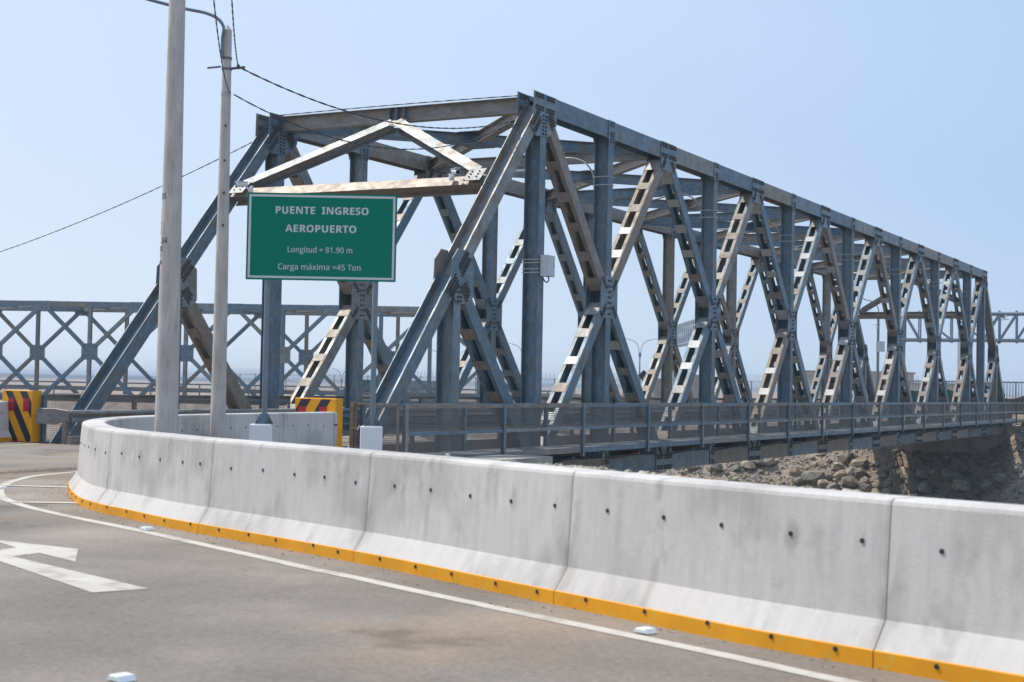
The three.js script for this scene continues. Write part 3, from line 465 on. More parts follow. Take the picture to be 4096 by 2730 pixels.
// control box, cameras and lamps mounted on the bridge
{
  const g = thing('control_box', 'pale grey control box strapped to the first full-height column', 'box', [8.98, 4.66, 0.01]);
  part('case', tri(new THREE.BoxGeometry(0.45, 0.58, 0.22).translate(0.225, 0.29, 0.12)), boxGrey, g); part('door', tri(bx(0.43, 0.56, 0.012, 0.225, 0.29, 0.236)), boxGrey, g); part('lock', tri(bx(0.03, 0.05, 0.012, 0.39, 0.3, 0.246)), darkSteel, g);
  for (const y of [0.1, 0.2, 0.37, 0.46]) part('strap', tri(merge([bx(0.012, 0.022, 0.56, -0.075, y, -0.245), bx(0.09, 0.022, 0.012, -0.03, y, 0.02)])), shiny, g);
  part('cable_loop', tube([V(0.3, 0, 0.12), V(0.3, -0.1, 0.13), V(0.22, -0.16, 0.1), V(0.15, -0.05, 0.02)], 0.018), cableMat, g);
}
function cctv(label, x, y, z, turn) {
  const g = thing('security_camera', label, 'camera', [x, y, z], turn, 'security cameras on the portal');
  part('housing', tri(merge([cyl(0.07, 0.07, V(-0.28, 0.1, 0), V(0.05, 0.16, 0), 12), bx(0.4, 0.012, 0.15, -0.1, 0.21, 0)])), whitePlastic, g);
  part('lens', cyl(0.062, 0.062, V(-0.286, 0.099, 0), V(-0.27, 0.102, 0), 12), lens, g); part('bracket', merge([cyl(0.03, 0.03, V(0, 0.1, 0), V(0.1, 0, 0)), cyl(0.06, 0.06, V(0.1, 0, 0), V(0.16, 0, 0)), bx(0.06, 0.18, 0.14, 0.18, 0.02, 0)]), whitePlastic, g);
}
cctv('white security camera on the near end of the portal strut', 6.55, 7.13, -1.35, 0.9);
cctv('white security camera at the far end of the portal strut, above the sign corner', 6.5, 7.1, -8.2, -0.6);
for (let i = 0; i < 7; i++) {
  const x = (i + 1.5) * P, g = thing('bracket_lamp', `pale curved lamp arm strapped to the ${['first', 'second', 'third', 'fourth', 'fifth', 'sixth', 'seventh'][i]} near truss column from the portal`, 'lamp', [x, 7.7, -0.53], 0, 'lamp arms on the near truss');
  part('arm', tube([V(0, -0.1, -0.02), V(0, 0.35, -0.05), V(0, 0.78, -0.35), V(-0.03, 0.95, -0.9), V(-0.06, 0.8, -1.7), V(-0.08, 0.7, -2.2)], 0.028, 30), i ? galv[2] : shiny, g);
  part('lamp_head', tri(new THREE.BoxGeometry(0.2, 0.06, 0.6, 1, 1, 2).translate(-0.09, 0.64, -2.45)), whitePlastic, g);
  for (const y of [0.05, 0.3]) part('strap', tri(merge([bx(0.4, 0.025, 0.012, 0, y, 0.552), bx(0.012, 0.025, 0.56, -0.2, y, 0.27)])), shiny, g);
}

// ------------------------------------------------------------------ near abutment, gravel behind the barrier
single('abutment_wall', tri(bx(6.3, 3.0, 1.3, 1.6, -1.54, 1.95)), oldConc, 'low concrete abutment block under the near end of the walkway', 'abutment');
single('abutment_wall', tri(merge([bx(1.4, 4.0, 11.8, -0.9, -2.14, -4.6)])), oldConc, 'concrete abutment carrying the near end of the bridge', 'abutment');
{
  const g = new THREE.PlaneGeometry(30, 14, 90, 40).rotateX(-Math.PI / 2), p = g.attributes.position;
  for (let i = 0; i < p.count; i++) { const s = p.getX(i), d = p.getZ(i); const t = cl((s + 15) / 30); const bx_ = -19.4 + t * 16, bz = 18.5 - t * 17; const x = bx_ + 0.72 * (d + 7.2) * 0.9, z = bz + 0.68 * (d + 7.2) * 0.5; const k = d + 7; p.setXYZ(i, x, Math.max(-0.05, 0.5 * ss(0.25, 1.6, k) * ss(8, 3, k) * (1 - ss(0.55, 0.72, t)) + 0.16 * (fbm(x * 0.06, z * 0.06, 2, 5) - 0.5)), z); }
  g.computeVertexNormals(); 
}
const pebbleGeo = [0, 1, 2].map(() => { const g = new THREE.IcosahedronGeometry(1, 1), p = g.attributes.position; for (let i = 0; i < p.count; i++) { const x = p.getX(i), y = p.getY(i), z = p.getZ(i), k = 0.8 + 0.35 * fbm(x * 0.2 + 1.3, y * 0.2 + z * 0.17, 1, 3); p.setXYZ(i, x * k, y * k * 0.62, z * k * 0.8); } g.computeVertexNormals(); return g; });
function scatter(name, n, fn, mat, label, category) {            // loose stones, too many to count
  const m = new THREE.InstancedMesh(pebbleGeo[n % 3], mat, n), M4 = new THREE.Matrix4(), q = new THREE.Quaternion(), e = new THREE.Euler(), c = new THREE.Color();
  for (let i = 0; i < n; i++) { const [x, y, z, r, tone] = fn(i); e.set(rr(-0.5, 0.5), rr(0, 6.3), rr(-0.5, 0.5)); M4.compose(V(x, y, z), q.setFromEuler(e), V(r * rr(0.8, 1.3), r * rr(0.7, 1.1), r * rr(0.8, 1.2))); m.setMatrixAt(i, M4); const k = tone * rr(0.75, 1.2); m.setColorAt(i, c.setRGB(k * rr(0.95, 1.08), k, k * rr(0.86, 1.04))); }
  m.name = numbered(name); m.userData.kind = 'stuff'; tag(m, label, category); put(m); return m;
}
const gravelMat = std({ color: 0xffffff, map: stoneTex, roughness: 0.95 });
const bPath = new THREE.CatmullRomCurve3(barrierPath.map(([x, z]) => V(x, 0, z)), false, 'centripetal');
{ // pebble bank heaped against the back of the barrier
  const at = (t, d) => { const p = bPath.getPointAt(t), n = bPath.getTangentAt(t); return [p.x - n.z * d, p.z + n.x * d]; };
  const H = (t, d) => Math.min(0.02 + 0.84 * ss(0.4, 0.9, d), 0.88 - 0.2 * (d - 0.9)) * ss(0.62, 0.42, t) + 0.105 * (0.55 + 0.9 * fbm(t * 2.2, 0.3, 2, 5) - 0.2) * ss(0.12, 0.17, t) * ss(0.36, 0.3, t) * ss(0.6, 0.8, d) - 0.02;
  const nx = 120, nd = 16, pos = [], uv = [], idx = [];
  for (let i = 0; i <= nx; i++) for (let j = 0; j <= nd; j++) { const t = i / nx * 0.66, d = 0.52 + Math.pow(j / nd, 1.6) * 4.2, [x, z] = at(t, d); pos.push(x, H(t, d) + 0.08 * (fbm(x * 0.15, z * 0.15, 2, 5) - 0.5) - (j === 0 ? 0.4 : 0), z); uv.push(x, z); if (i < nx && j < nd) { const k = i * (nd + 1) + j; idx.push(k, k + 1, k + nd + 1, k + 1, k + nd + 2, k + nd + 1); } }
  const g = new THREE.BufferGeometry(); g.setAttribute('position', new THREE.Float32BufferAttribute(pos, 3)); g.setAttribute('uv', new THREE.Float32BufferAttribute(uv, 2)); g.setIndex(idx); g.computeVertexNormals(); const sm = soil.clone(); sm.side = THREE.DoubleSide; structure('gravel_bank', g, sm);
  scatter('pebbles', 9000, () => { const t = Math.pow(rnd(), 0.8) * 0.58, d = rr(0.72, 2.2), [x, z] = at(t, d), r = rr(0.015, 0.045); return [x, H(t, d) + r * 0.3, z, r, rr(1.3, 2.1)]; }, gravelMat, 'pale rounded river pebbles heaped behind the long barrier', 'pebbles');
}
// ------------------------------------------------------------------ far bank: abutment, boulders and loose stone
{
  const a = thing('abutment_wall', 'dark concrete abutment under the far end of the bridge', 'abutment', [80.4, -3.2, -4.6]);
  for (let k = 0; k < 4; k++) part('wall_panel', tri(bx(2.6, 2.2, 3.48, 1.3, 1.1, -5.25 + k * 3.5)), oldConc, a); part('bearing_shelf', tri(bx(2.4, 0.5, 14.2, 1.5, 2.46, 0)), oldConc, a);
}
function boulder(r, i) {
  const pts = []; for (let k = 0; k < 26; k++) { const a = rr(0, 6.283), b = Math.acos(rr(-1, 1)), q = r * rr(0.78, 1.0); pts.push(V(Math.cos(a) * Math.sin(b) * q * rr(0.9, 1.35), Math.cos(b) * q * 0.8, Math.sin(a) * Math.sin(b) * q)); }
  return tri(new ConvexGeometry(pts), i * 1.7, i * 0.9);
}
// position of the boulders measured on the bank: distance along z and height on the slope
const rocks = [[-10.4, -3.35, 0.62], [-9.6, -3.5, 0.6], [-10.9, -3.9, 0.4], [-9.9, -4.15, 0.5], [-10.5, -4.35, 0.42], [-9.2, -4.2, 0.52], [-9.7, -4.8, 0.62], [-11.3, -4.6, 0.38], [-12.3, -4.75, 0.74], [-11.5, -5.1, 0.42], [-13.3, -4.9, 0.4], [-10.6, -5.3, 0.5], [-8.6, -4.75, 0.45], [-8.3, -5.3, 0.5], [-7.6, -5.5, 0.45], [-17.2, -3.75, 0.5], [-16.6, -3.6, 0.46], [-15.9, -3.65, 0.45], [-17.9, -4.0, 0.36], [-19.2, -4.2, 0.5], [-21.2, -4.1, 0.45], [-22.4, -4.0, 0.4], [-24.0, -4.2, 0.6], [-25.6, -4.4, 0.5], [-27, -4.4, 0.55], [-23.2, -4.9, 0.3], [-20.2, -5.0, 0.3],
  [-5.9, -4.3, 0.62], [-5.0, -4.2, 0.5], [-4.1, -4.1, 0.55], [-3.0, -4.15, 0.7], [-5.3, -4.9, 0.62], [-4.5, -5.0, 0.55], [-6.6, -4.4, 0.5], [-2.2, -4.7, 0.6], [-3.4, -5.6, 0.5], [-1.2, -5.2, 0.45], [-7.3, -3.9, 0.4], [-6.9, -5.5, 0.5], [-4.0, -5.9, 0.6], [0.8, -3.9, 0.5], [-0.4, -4.4, 0.4], [2.0, -1.6, 0.35], [-12.8, -5.6, 0.5], [-14.6, -5.2, 0.3], [-13.9, -4.2, 0.45], [-18.6, -5.2, 0.28], [1.8, -3.2, 0.3]];
const slopeX = (z, y) => { let lo = 66, hi = 83; for (let k = 0; k < 40; k++) { const m = (lo + hi) / 2; if (groundY(m, z, false) < y) lo = m; else hi = m; } return lo; };
const ordinal = ['leftmost', 'second', 'third', 'fourth', 'fifth', 'sixth', 'seventh', 'eighth', 'ninth', 'tenth', 'eleventh', 'twelfth', 'thirteenth', 'fourteenth', 'fifteenth', 'sixteenth', 'seventeenth', 'eighteenth', 'nineteenth', 'twentieth'];
const zone = (z) => z > -8 ? 2 : z > -14 ? 1 : 0, zoneCount = [0, 0, 0];
rocks.sort((a, b) => a[0] - b[0]).forEach(([z, y, r], i) => {       // from left to right along the bank
  const x = slopeX(z, y), k = zone(z), o = ordinal[zoneCount[k]++], from = o === 'leftmost' ? o : `${o} from the left`;
  const m = single('boulder', boulder(r * 1.2, i), stones[i % 4], [`pale boulder on the open gravel slope below the bottom chord, ${from}`, `angular boulder on the sunlit bank beside the bridge shadow, ${from}`, `grey boulder on the far bank in the bridge shadow, ${from}`][k], 'boulder', ['boulders on the open gravel slope', 'riprap boulders beside the bridge shadow', 'boulders in the shade of the bridge'][k]);
  m.position.set(x - 0.1, groundY(x, z) + r * 0.28, z); m.rotation.set(rr(-0.4, 0.4), rr(0, 6.3), rr(-0.4, 0.4));
});
scatter('bank_stones', 16000, () => { const z = rr(-34, 6.5), b = farEdge(z), x = b - Math.pow(rnd(), 0.9) * 8.5 + 0.9, big = rnd(), r = big > 0.97 ? rr(0.14, 0.3) : big > 0.75 ? rr(0.06, 0.14) : rr(0.025, 0.065); return [x, groundY(x, z) + r * 0.2, z, r, rr(0.75, 1.5)]; }, gravelMat, 'loose grey and brown stones covering the far river bank', 'stones');

// ------------------------------------------------------------------ road sign on two posts
const fontB = await new FontLoader().loadAsync('fonts/droid/droid_sans_bold.typeface.json'), fontR = await new FontLoader().loadAsync('fonts/droid/droid_sans_regular.typeface.json');
{
  const g = thing('road_sign', 'green bridge information sign with white lettering on two grey posts', 'sign', [-7.76, 0, 4.53], Math.atan2(-0.884, 0.468)), W = 2.43, H = 1.415, y0 = 3.28;
  const green = new THREE.MeshPhysicalMaterial({ color: new THREE.Color(0.0, 0.2, 0.125), roughness: 0.6, specularIntensity: 0.25 }), white = std({ color: new THREE.Color(0.62, 0.63, 0.64), roughness: 0.5 });
  part('panel', tri(new THREE.BoxGeometry(W, H, 0.012).translate(0, y0 + H / 2, 0)), green, g);
  for (const s of [-1, 1]) { part('border_strip', tri(bx(0.034, H - 0.06, 0.003, s * (W / 2 - 0.047), y0 + H / 2, 0.0075)), white, g); part('border_strip', tri(bx(W - 0.128, 0.034, 0.003, 0, y0 + H / 2 + s * (H / 2 - 0.047), 0.0075)), white, g); }
  const line = (txt, font, cap, width, cy, cx) => {
    const E0 = new TextGeometry('E', { font, size: 1, depth: 0.01 }); E0.computeBoundingBox(); const size = cap / (E0.boundingBox.max.y - E0.boundingBox.min.y), t = new TextGeometry(txt, { font, size, depth: 0.002, curveSegments: 6, bevelEnabled: false }); t.computeBoundingBox(); const b = t.boundingBox, sx = width / (b.max.x - b.min.x);
    t.translate(-(b.max.x + b.min.x) / 2, -cap / 2, 0.0068).scale(sx, 1, 1).translate(cx, y0 + H * (1 - cy), 0); part('lettering', clean(t), white, g);
  };
  line('PUENTE  INGRESO', fontB, 0.117, 1.505, 0.196, 0.0); line('AEROPUERTO', fontB, 0.117, 1.15, 0.405, -0.015); line('Longitud = 81.90 m', fontR, 0.09, 1.045, 0.648, -0.02); line('Carga m\u00e1xima =45 Ton', fontR, 0.092, 1.335, 0.845, -0.025);
  for (const x of [-0.87, 0.885]) {
    part('post', cyl(0.045, 0.045, V(x, 0.95, -0.06), V(x, y0 + H - 0.1, -0.06), 14), galv[0], g); const f = part('base_plate', tri(bx(0.26, 0.016, 0.26, x, 0.948, -0.06)), galv[1], g);
    for (const [a, b] of [[-1, -1], [1, -1], [-1, 1], [1, 1]]) part('anchor_bolt', cyl(0.013, 0.013, V(x + a * 0.1, 0.95, -0.06 + b * 0.1), V(x + a * 0.1, 1.0, -0.06 + b * 0.1), 6), boltMat, f);
    for (const a of [-1, 1]) part('fin', tri(plate([[0, 0], [a * 0.1, 0], [a * 0.02, 0.16], [0, 0.16]], 0.008).translate(x + a * 0.044, 0.955, -0.06)), galv[1], f);
    part('bracket', tri(bx(0.14, 0.05, 0.05, x, y0 + 0.3, -0.028)), galv[1], g); part('bracket', tri(bx(0.14, 0.05, 0.05, x, y0 + 1.1, -0.028)), galv[1], g);
  }
  for (const [x, l] of [[-0.92, 'white painted plinth under the left post of the green sign'], [0.87, 'white painted plinth under the right post of the green sign']]) {
    const s = new THREE.Shape([[-0.155, -0.155], [0.155, -0.155], [0.155, 0.155], [-0.155, 0.155]].map((p) => new THREE.Vector2(...p)));
    const q = single('sign_plinth', tri(new THREE.ExtrudeGeometry(s, { depth: 0.9, bevelEnabled: true, bevelSize: 0.02, bevelThickness: 0.02, bevelSegments: 2 }).rotateX(-Math.PI / 2).translate(0, 0.02, 0)), plinthMat, l, 'plinth', 'plinths of the green sign');
    const c = Math.cos(g.rotation.y), sn = Math.sin(g.rotation.y); q.position.set(g.position.x + c * x - sn * 0.06, 0, g.position.z - sn * x - c * 0.06); q.rotation.y = g.rotation.y + 0.12;
  }
}
// ------------------------------------------------------------------ concrete poles with cables
function pole(label, x, z, r0, r1, h, lean) {
  const g = thing('concrete_pole', label, 'pole', [x, 0, z]); const seg = new THREE.CylinderGeometry(r1, r0, h, 28, 8).translate(0, h / 2, 0); const uv = seg.attributes.uv; for (let i = 0; i < uv.count; i++) uv.setXY(i, uv.getX(i), uv.getY(i) * h / 3);
  part('shaft', clean(seg), poleMat, g); const a = -2.35; // mould seam facing the road
  part('mould_seam', cyl(0.004, 0.003, V(Math.cos(a) * r0, 0.02, -Math.sin(a) * r0 * 0 + Math.sin(0.95) * r0 * 0.55), V(Math.cos(a) * r1, h, Math.sin(0.95) * r1 * 0.55), 4), darkSteel, g).visible = true;
  return g;
}
const p1 = pole('thick pale concrete pole, the taller and nearer of the two', -10.0, 3.32, 0.183, 0.09, 11.5);
{ // stencilled marks on its left flank
  const ink = std({ color: new THREE.Color(0.05, 0.055, 0.07), roughness: 0.8 });
  for (const [t, y, s, tw] of [['OS', 4.38, 0.085, 0.0], ['P', 4.18, 0.06, -0.16], ['I', 4.09, 0.06, -0.16], ['B', 4.0, 0.06, -0.16], ['C', 3.92, 0.06, -0.16], ['0', 3.84, 0.06, -0.16], ['24', 3.7, 0.088, 0.14], ['00', 3.58, 0.08, -0.1], ['9', 3.49, 0.07, -0.14], ['m', 3.38, 0.085, -0.08]]) {
    const q = new TextGeometry(t, { font: fontR, size: s, depth: 0.002, curveSegments: 3, bevelEnabled: false }); q.computeBoundingBox(); const c = (q.boundingBox.max.x + q.boundingBox.min.x) / 2; const r = 0.183 - (0.183 - 0.09) * y / 11.5 + 0.001, p = q.attributes.position, a0 = -0.86 + tw * 2.4;
    for (let i = 0; i < p.count; i++) { const b = a0 + (p.getX(i) - c) / r, rr_ = r + p.getZ(i); p.setXYZ(i, Math.sin(b) * rr_, p.getY(i) + y, Math.cos(b) * rr_); }
    q.computeVertexNormals(); q.rotateY(-1.13 + 0.03); part('stencil_mark', clean(q), ink, p1);
  }
}
const p2 = pole('slimmer concrete lamp pole with a curved arm, between the thick pole and the sign', -5.73, 0.87, 0.15, 0.078, 8.15);
part('cap', tri(new THREE.ConeGeometry(0.082, 0.12, 4).rotateY(0.5).translate(0, 8.2, 0)), poleMat, p2);
part('lamp_arm', tube([V(-0.12, 7.62, -0.02), V(-0.12, 8.0, -0.02), V(-0.14, 8.17, 0.02), V(-0.2, 8.32, -0.06), V(-0.3, 8.42, -0.24), V(-0.5, 8.51, -0.64), V(-0.8, 8.66, -1.2), V(-1.15, 8.86, -1.85)], 0.03, 40), galv[1], p2);
part('lamp_head', tri(new THREE.BoxGeometry(0.2, 0.08, 0.6).rotateY(0.5).translate(-1.3, 8.9, -2.1)), boxGrey, p2);
for (const y of [7.62, 7.42, 6.98, 6.93]) part('band', clean(new THREE.CylinderGeometry(0.094, 0.095, y < 7.2 ? 0.022 : 0.04, 20, 1, true).translate(0, y, 0)), y < 7.2 ? shiny : darkSteel, p2);
part('insulator_bracket', merge([bx(0.04, 0.04, 0.34, 0.06, 7.44, 0.2), cyl(0.03, 0.03, V(0.06, 7.42, 0.22), V(0.06, 7.5, 0.22)), bx(0.03, 0.03, 0.3, -0.12, 7.45, -0.2)]), darkSteel, p2);
for (const y of [6.35, 5.7, 5.1, 4.5]) part('step_hole', cyl(0.02, 0.02, V(-0.08, y, 0.07), V(-0.1, y, 0.088), 8), holeMat, p2);
function cable(label, a, b, sag, r = 0.017, strands = 2) {
  const list = []; for (let k = 0; k < strands; k++) { const pts = []; for (let i = 0; i <= 60; i++) { const t = i / 60, p = a.clone().lerp(b, t); p.y -= sag * 4 * t * (1 - t); const w = t * a.distanceTo(b) * 7 + k * Math.PI; p.y += Math.sin(w) * r * 0.8; p.z += Math.cos(w) * r * 0.8; pts.push(p); } list.push(tube(pts, r, 120, 5)); }
  return single('cable', merge(list), cableMat, label, 'cable', 'overhead cables');
}
cable('twisted cable from the lamp pole head to the near portal corner', V(-5.68, 7.46, 1.1), V(8.85, 9.0, -0.62), 0.62, 0.011);
cable('lower twisted cable from the lamp pole to the near portal corner', V(-5.66, 6.95, 1.0), V(8.85, 9.05, -0.62), 0.95, 0.009);
cable('thin cable leaving the far portal corner for the left edge of the picture', V(8.7, 8.95, -9.5), V(14.1, 5.6, -29.9), 0.35, 0.011);
cable('twisted cable rising from the lamp pole head past the top edge, right of the pair', V(-5.68, 7.46, 1.1), V(-17.5, 7.3, 10.2), 0.55, 0.008);
cable('cable rising from the lamp pole band past the top edge, left of the pair', V(-5.75, 6.97, 0.98), V(-17.6, 6.95, 10.0), 0.6, 0.007);
cable('loose cable lying along the top strut of the portal', V(8.95, 9.68, -9.0), V(8.95, 9.68, -0.5), -0.03, 0.01);

// ------------------------------------------------------------------ second truss bridge upstream
{
  const ax = V(0.4012, 0, 0.916), pz = V(0.916, 0, -0.4012), pitch = 8.07, yU = 7.7, yM = 3.8, yL = -0.1; const o = V(64.27, 0, -74.05);
  const b2 = thing('truss_bridge', 'lower second truss bridge with crossed bracing far behind at the left', 'bridge'); const at = (k, y, s) => o.clone().addScaledVector(ax, k * pitch).addScaledVector(pz, s * 9.2).setY(y);
  const sec = (L) => tri(merge([bx(L, 0.3, 0.02, 0, 0, 0.14), bx(L, 0.3, 0.02, 0, 0, -0.14), bx(L, 0.02, 0.26)]), rr(0, 9), rr(0, 9)), ch = (L) => tri(merge([bx(L, 0.44, 0.025, 0, 0, 0.16), bx(L, 0.44, 0.025, 0, 0, -0.16), bx(L, 0.02, 0.3)]), rr(0, 9), rr(0, 9));
  const D = Math.hypot(pitch / 2, yU - yM), cg = ch(pitch / 2), dg = sec(D), vg = sec(yU - yL), plG = tri(bx(1.25, 1.35, 0.36)), guG = tri(bx(1.3, 0.8, 0.38)), K0 = -4;
  const bm = merge([[-1, 1], [1, 1], [-1, -1], [1, -1]].flatMap(([a, b]) => stag(a * 0.7, b * 0.7, 0.4, 4, 0.09, -0.05)).map(([x, y]) => boltG.clone().scale(0.8, 0.8, 0.8).translate(x, y, 0.18)).concat([-0.45, -0.25, 0, 0.25, 0.45].flatMap((y) => [[-0.08, y], [0.08, y]]).map(([x, y]) => boltG.clone().scale(0.8, 0.8, 0.8).translate(x, y, 0.18))));
  const camSide = pz.clone().negate();
  for (const s of [0, 1]) {
    for (let h = K0 * 2; h < 8; h++) place('top_chord', cg, mix(0.25), b2, at(h / 2, yU, s), at((h + 1) / 2, yU, s), camSide);
    for (let h = K0 * 2; h < 10; h++) place('bottom_chord', cg, mix(0.3), b2, at(h / 2, yL, s), at((h + 1) / 2, yL, s), camSide);
    for (let k = K0; k < 5; k++) {
      const m = at(k + 0.5, yM, s), end = k === 4;
      for (const [kk, y] of end ? [[k, yU], [k, yL], [k + 1, yL]] : [[k, yU], [k + 1, yU], [k, yL], [k + 1, yL]]) { const q = at(kk, y, s); q.x < m.x ? place('diagonal', dg, mix(0.15), b2, q, m, camSide) : place('diagonal', dg, mix(0.15), b2, m, q, camSide); }
      place('vertical', vg, s ? dusty[0] : mix(0.2), b2, at(k + 0.5, yL, s), at(k + 0.5, yU, s).setY(end ? yM : yU), camSide).scale.x = end ? 0.5 : 1;
      const p = part('gusset_plate', plG, mix(0.1), b2); p.position.copy(m); p.rotation.y = Math.atan2(camSide.x, camSide.z); part('bolts', bm, boltMat, p, 'stuff');
      const u = part('gusset_plate', guG, pick(), b2); u.position.copy(at(k, yU - 0.16, s)); u.rotation.y = p.rotation.y; part('bolts', bm.clone().scale(0.9, 0.45, 1.05), boltMat, u, 'stuff');
    }
    place('vertical', vg, pick(), b2, at(4, yL, s), at(4, yU, s), camSide);
  }
  for (let k = K0; k <= 4; k++) place('lateral_strut', sec(9.2), pick(), b2, at(k, yU, 0), at(k, yU, 1), ax);
  for (let k = K0; k < 4; k++) for (const s of [0, 1]) { const a = at(k, yU, s), b = at(k + 1, yU, 1 - s); place('lateral_brace', sec(a.distanceTo(b)), mix(0.4), b2, a.setY(yU - 0.05 * s), b.setY(yU - 0.05 * s), V(b.z - a.z, 0, a.x - b.x).normalize()); }
  const deckL = pitch * 9.3, dk = part('deck', tri(bx(deckL, 0.3, 8.6)), asphalt, b2); dk.applyMatrix4(frame(at(K0, 0.1, 0.5), at(5.3, 0.1, 0.5), camSide));
  const wr = (y, s, h, m, n) => { const r = part(n, tri(bx(deckL, h, 0.05)), m, b2); r.applyMatrix4(frame(at(K0, y, s), at(5.3, y, s), camSide)); };
  wr(1.25, -0.14, 0.08, galv[1], 'top_rail'); wr(0.75, -0.14, 0.06, galv[1], 'middle_rail'); wr(0.75, 0.06, 0.3, dusty[0], 'guard_beam'); wr(0.75, 0.94, 0.3, dusty[0], 'guard_beam'); wr(0.12, -0.14, 0.2, galv[3], 'edge_channel'); wr(1.25, 1.14, 0.08, galv[1], 'top_rail');
  const wk = part('walkway_floor', tri(bx(deckL, 0.06, 1.2)), grating, b2); wk.applyMatrix4(frame(at(K0, 0.2, -0.08), at(5.3, 0.2, -0.08), camSide));
  const pg = tri(bx(0.08, 1.2, 0.08)); for (let k = K0 * 2; k <= 10; k++) { const p = part('rail_post', pg, galv[0], b2); p.position.copy(at(k / 2 + 0.2, 0.7, -0.14)); }
}
// ------------------------------------------------------------------ background beyond the river
{ // security fence with razor coil
  const pts = [V(147.1, 0.35, -121.1), V(139.3, 0.35, -61), V(127, 0.35, -32), V(119.8, 0.35, -14)], g = thing('security_fence', 'tall mesh security fence topped with razor wire coils on the far bank', 'fence');
  const coil = []; const pG = tri(bx(0.09, 2.35, 0.09, 0, 1.17, 0));
  for (let i = 0; i < 3; i++) {
    const a = pts[i], b = pts[i + 1], L = a.distanceTo(b), n = Math.round(L / 3), d = b.clone().sub(a).normalize();
    for (let k = 0; k < n; k++) {
      const p = part('post', pG, dusty[1], g); p.position.copy(a).addScaledVector(d, k * L / n);
      const m = part('mesh_panel', tri(new THREE.PlaneGeometry(L / n - 0.1, 2.0)), chainMat, g); m.position.copy(a).addScaledVector(d, (k + 0.5) * L / n).setY(a.y + 1.2); m.rotation.y = -Math.atan2(d.z, d.x);
    }
    for (const y of [0.2, 2.22]) part('rail', tri(bar(a.clone().setY(a.y + y), b.clone().setY(b.y + y), 0.05, 0.05, V(0, 1, 0))), galv[2], g);
    const hp = []; const turns = Math.round(L / 0.62); for (let k = 0; k <= turns * 10; k++) { const w = k / 10 * 2 * Math.PI, q = a.clone().addScaledVector(d, k / 10 * L / turns); q.y += 2.66 + Math.cos(w) * 0.33; q.x += Math.sin(w) * 0.33 * -d.z; q.z += Math.sin(w) * 0.33 * d.x; hp.push(q); }
    coil.push(clean(new THREE.TubeGeometry(new THREE.CatmullRomCurve3(hp), turns * 12, 0.016, 3, false)));
  }
  part('razor_coil', merge(coil), galv[3], g, 'stuff');
  const net = part('green_net', tri(new THREE.PlaneGeometry(16, 1.6)), greenNet, g); net.position.set(143.2, 1.3, -88); net.rotation.y = Math.PI / 2 + 0.12;
}
function lamp(label, x, y, z, h, arms, turn) {
  const g = thing('street_lamp', label, 'street lamp', [x, y, z], turn, 'street lamps beyond the river');
  part('column', cyl(0.11, 0.07, V(0, 0, 0), V(0, h, 0), 8), galv[3], g); part('collar', tri(bx(0.3, 0.4, 0.3, 0, h - 0.4, 0)), galv[3], g);
  for (const s of arms) { part('arm', tube([V(s * 0.1, h - 0.5, 0), V(s * 0.2, h + 0.6, 0), V(s * 0.6, h + 1.3, 0), V(s * 1.5, h + 1.65, 0)], 0.04, 14, 5), galv[3], g); part('lamp_head', tri(new THREE.BoxGeometry(0.75, 0.07, 0.25).rotateZ(s * 0.12).translate(s * 1.75, h + 1.7, 0)), boxGrey, g); }
}
lamp('double armed street lamp right of the first near column, beyond the fence', 147.5, 0.35, -55.95, 5.8, [-1, 1], -1.08); lamp('double armed street lamp seen left of the first full-height column', 149.5, 0.35, -73.55, 5.2, [-1, 1], -1.08);
lamp('single armed street lamp behind the near end post', 144.6, 0.35, -82.97, 4.2, [-1], -1.08); lamp('small distant double street lamp under the sign', 171.7, 0.35, -117.5, 1.9, [-1, 1], -1.08);
{ const g = thing('street_lamp', 'pole with lamp arm, camera and pale box beyond the far portal', 'street lamp', [91.8, 0.3, -11.76], -1.08);
  part('column', cyl(0.12, 0.1, V(0, 0, 0), V(0, 7.4, 0), 10), galv[1], g); part('arm', tube([V(0, 6.9, 0), V(-0.03, 8.1, 0), V(-0.4, 8.55, 0), V(-1.15, 8.75, 0)], 0.04, 14), galv[1], g); part('lamp_head', tri(new THREE.BoxGeometry(0.6, 0.07, 0.2).translate(-1.4, 8.8, 0)), boxGrey, g);
  part('equipment_box', tri(new THREE.BoxGeometry(0.68, 0.82, 0.25).translate(0.12, 5.02, 0.2)), boxGrey, g); part('camera', merge([cyl(0.06, 0.06, V(-0.4, 6.75, 0.1), V(-0.1, 6.85, 0.1), 8), cyl(0.09, 0.09, V(-0.12, 6.4, 0.1), V(-0.12, 6.6, 0.1), 8)]), whitePlastic, g); }
single('pole', cyl(0.17, 0.13, V(125.4, 0.3, -12.3), V(125.4, 7.9, -12.3), 10), boxGrey, 'slender pale pole behind the far end of the bridge, under the gantry', 'pole');
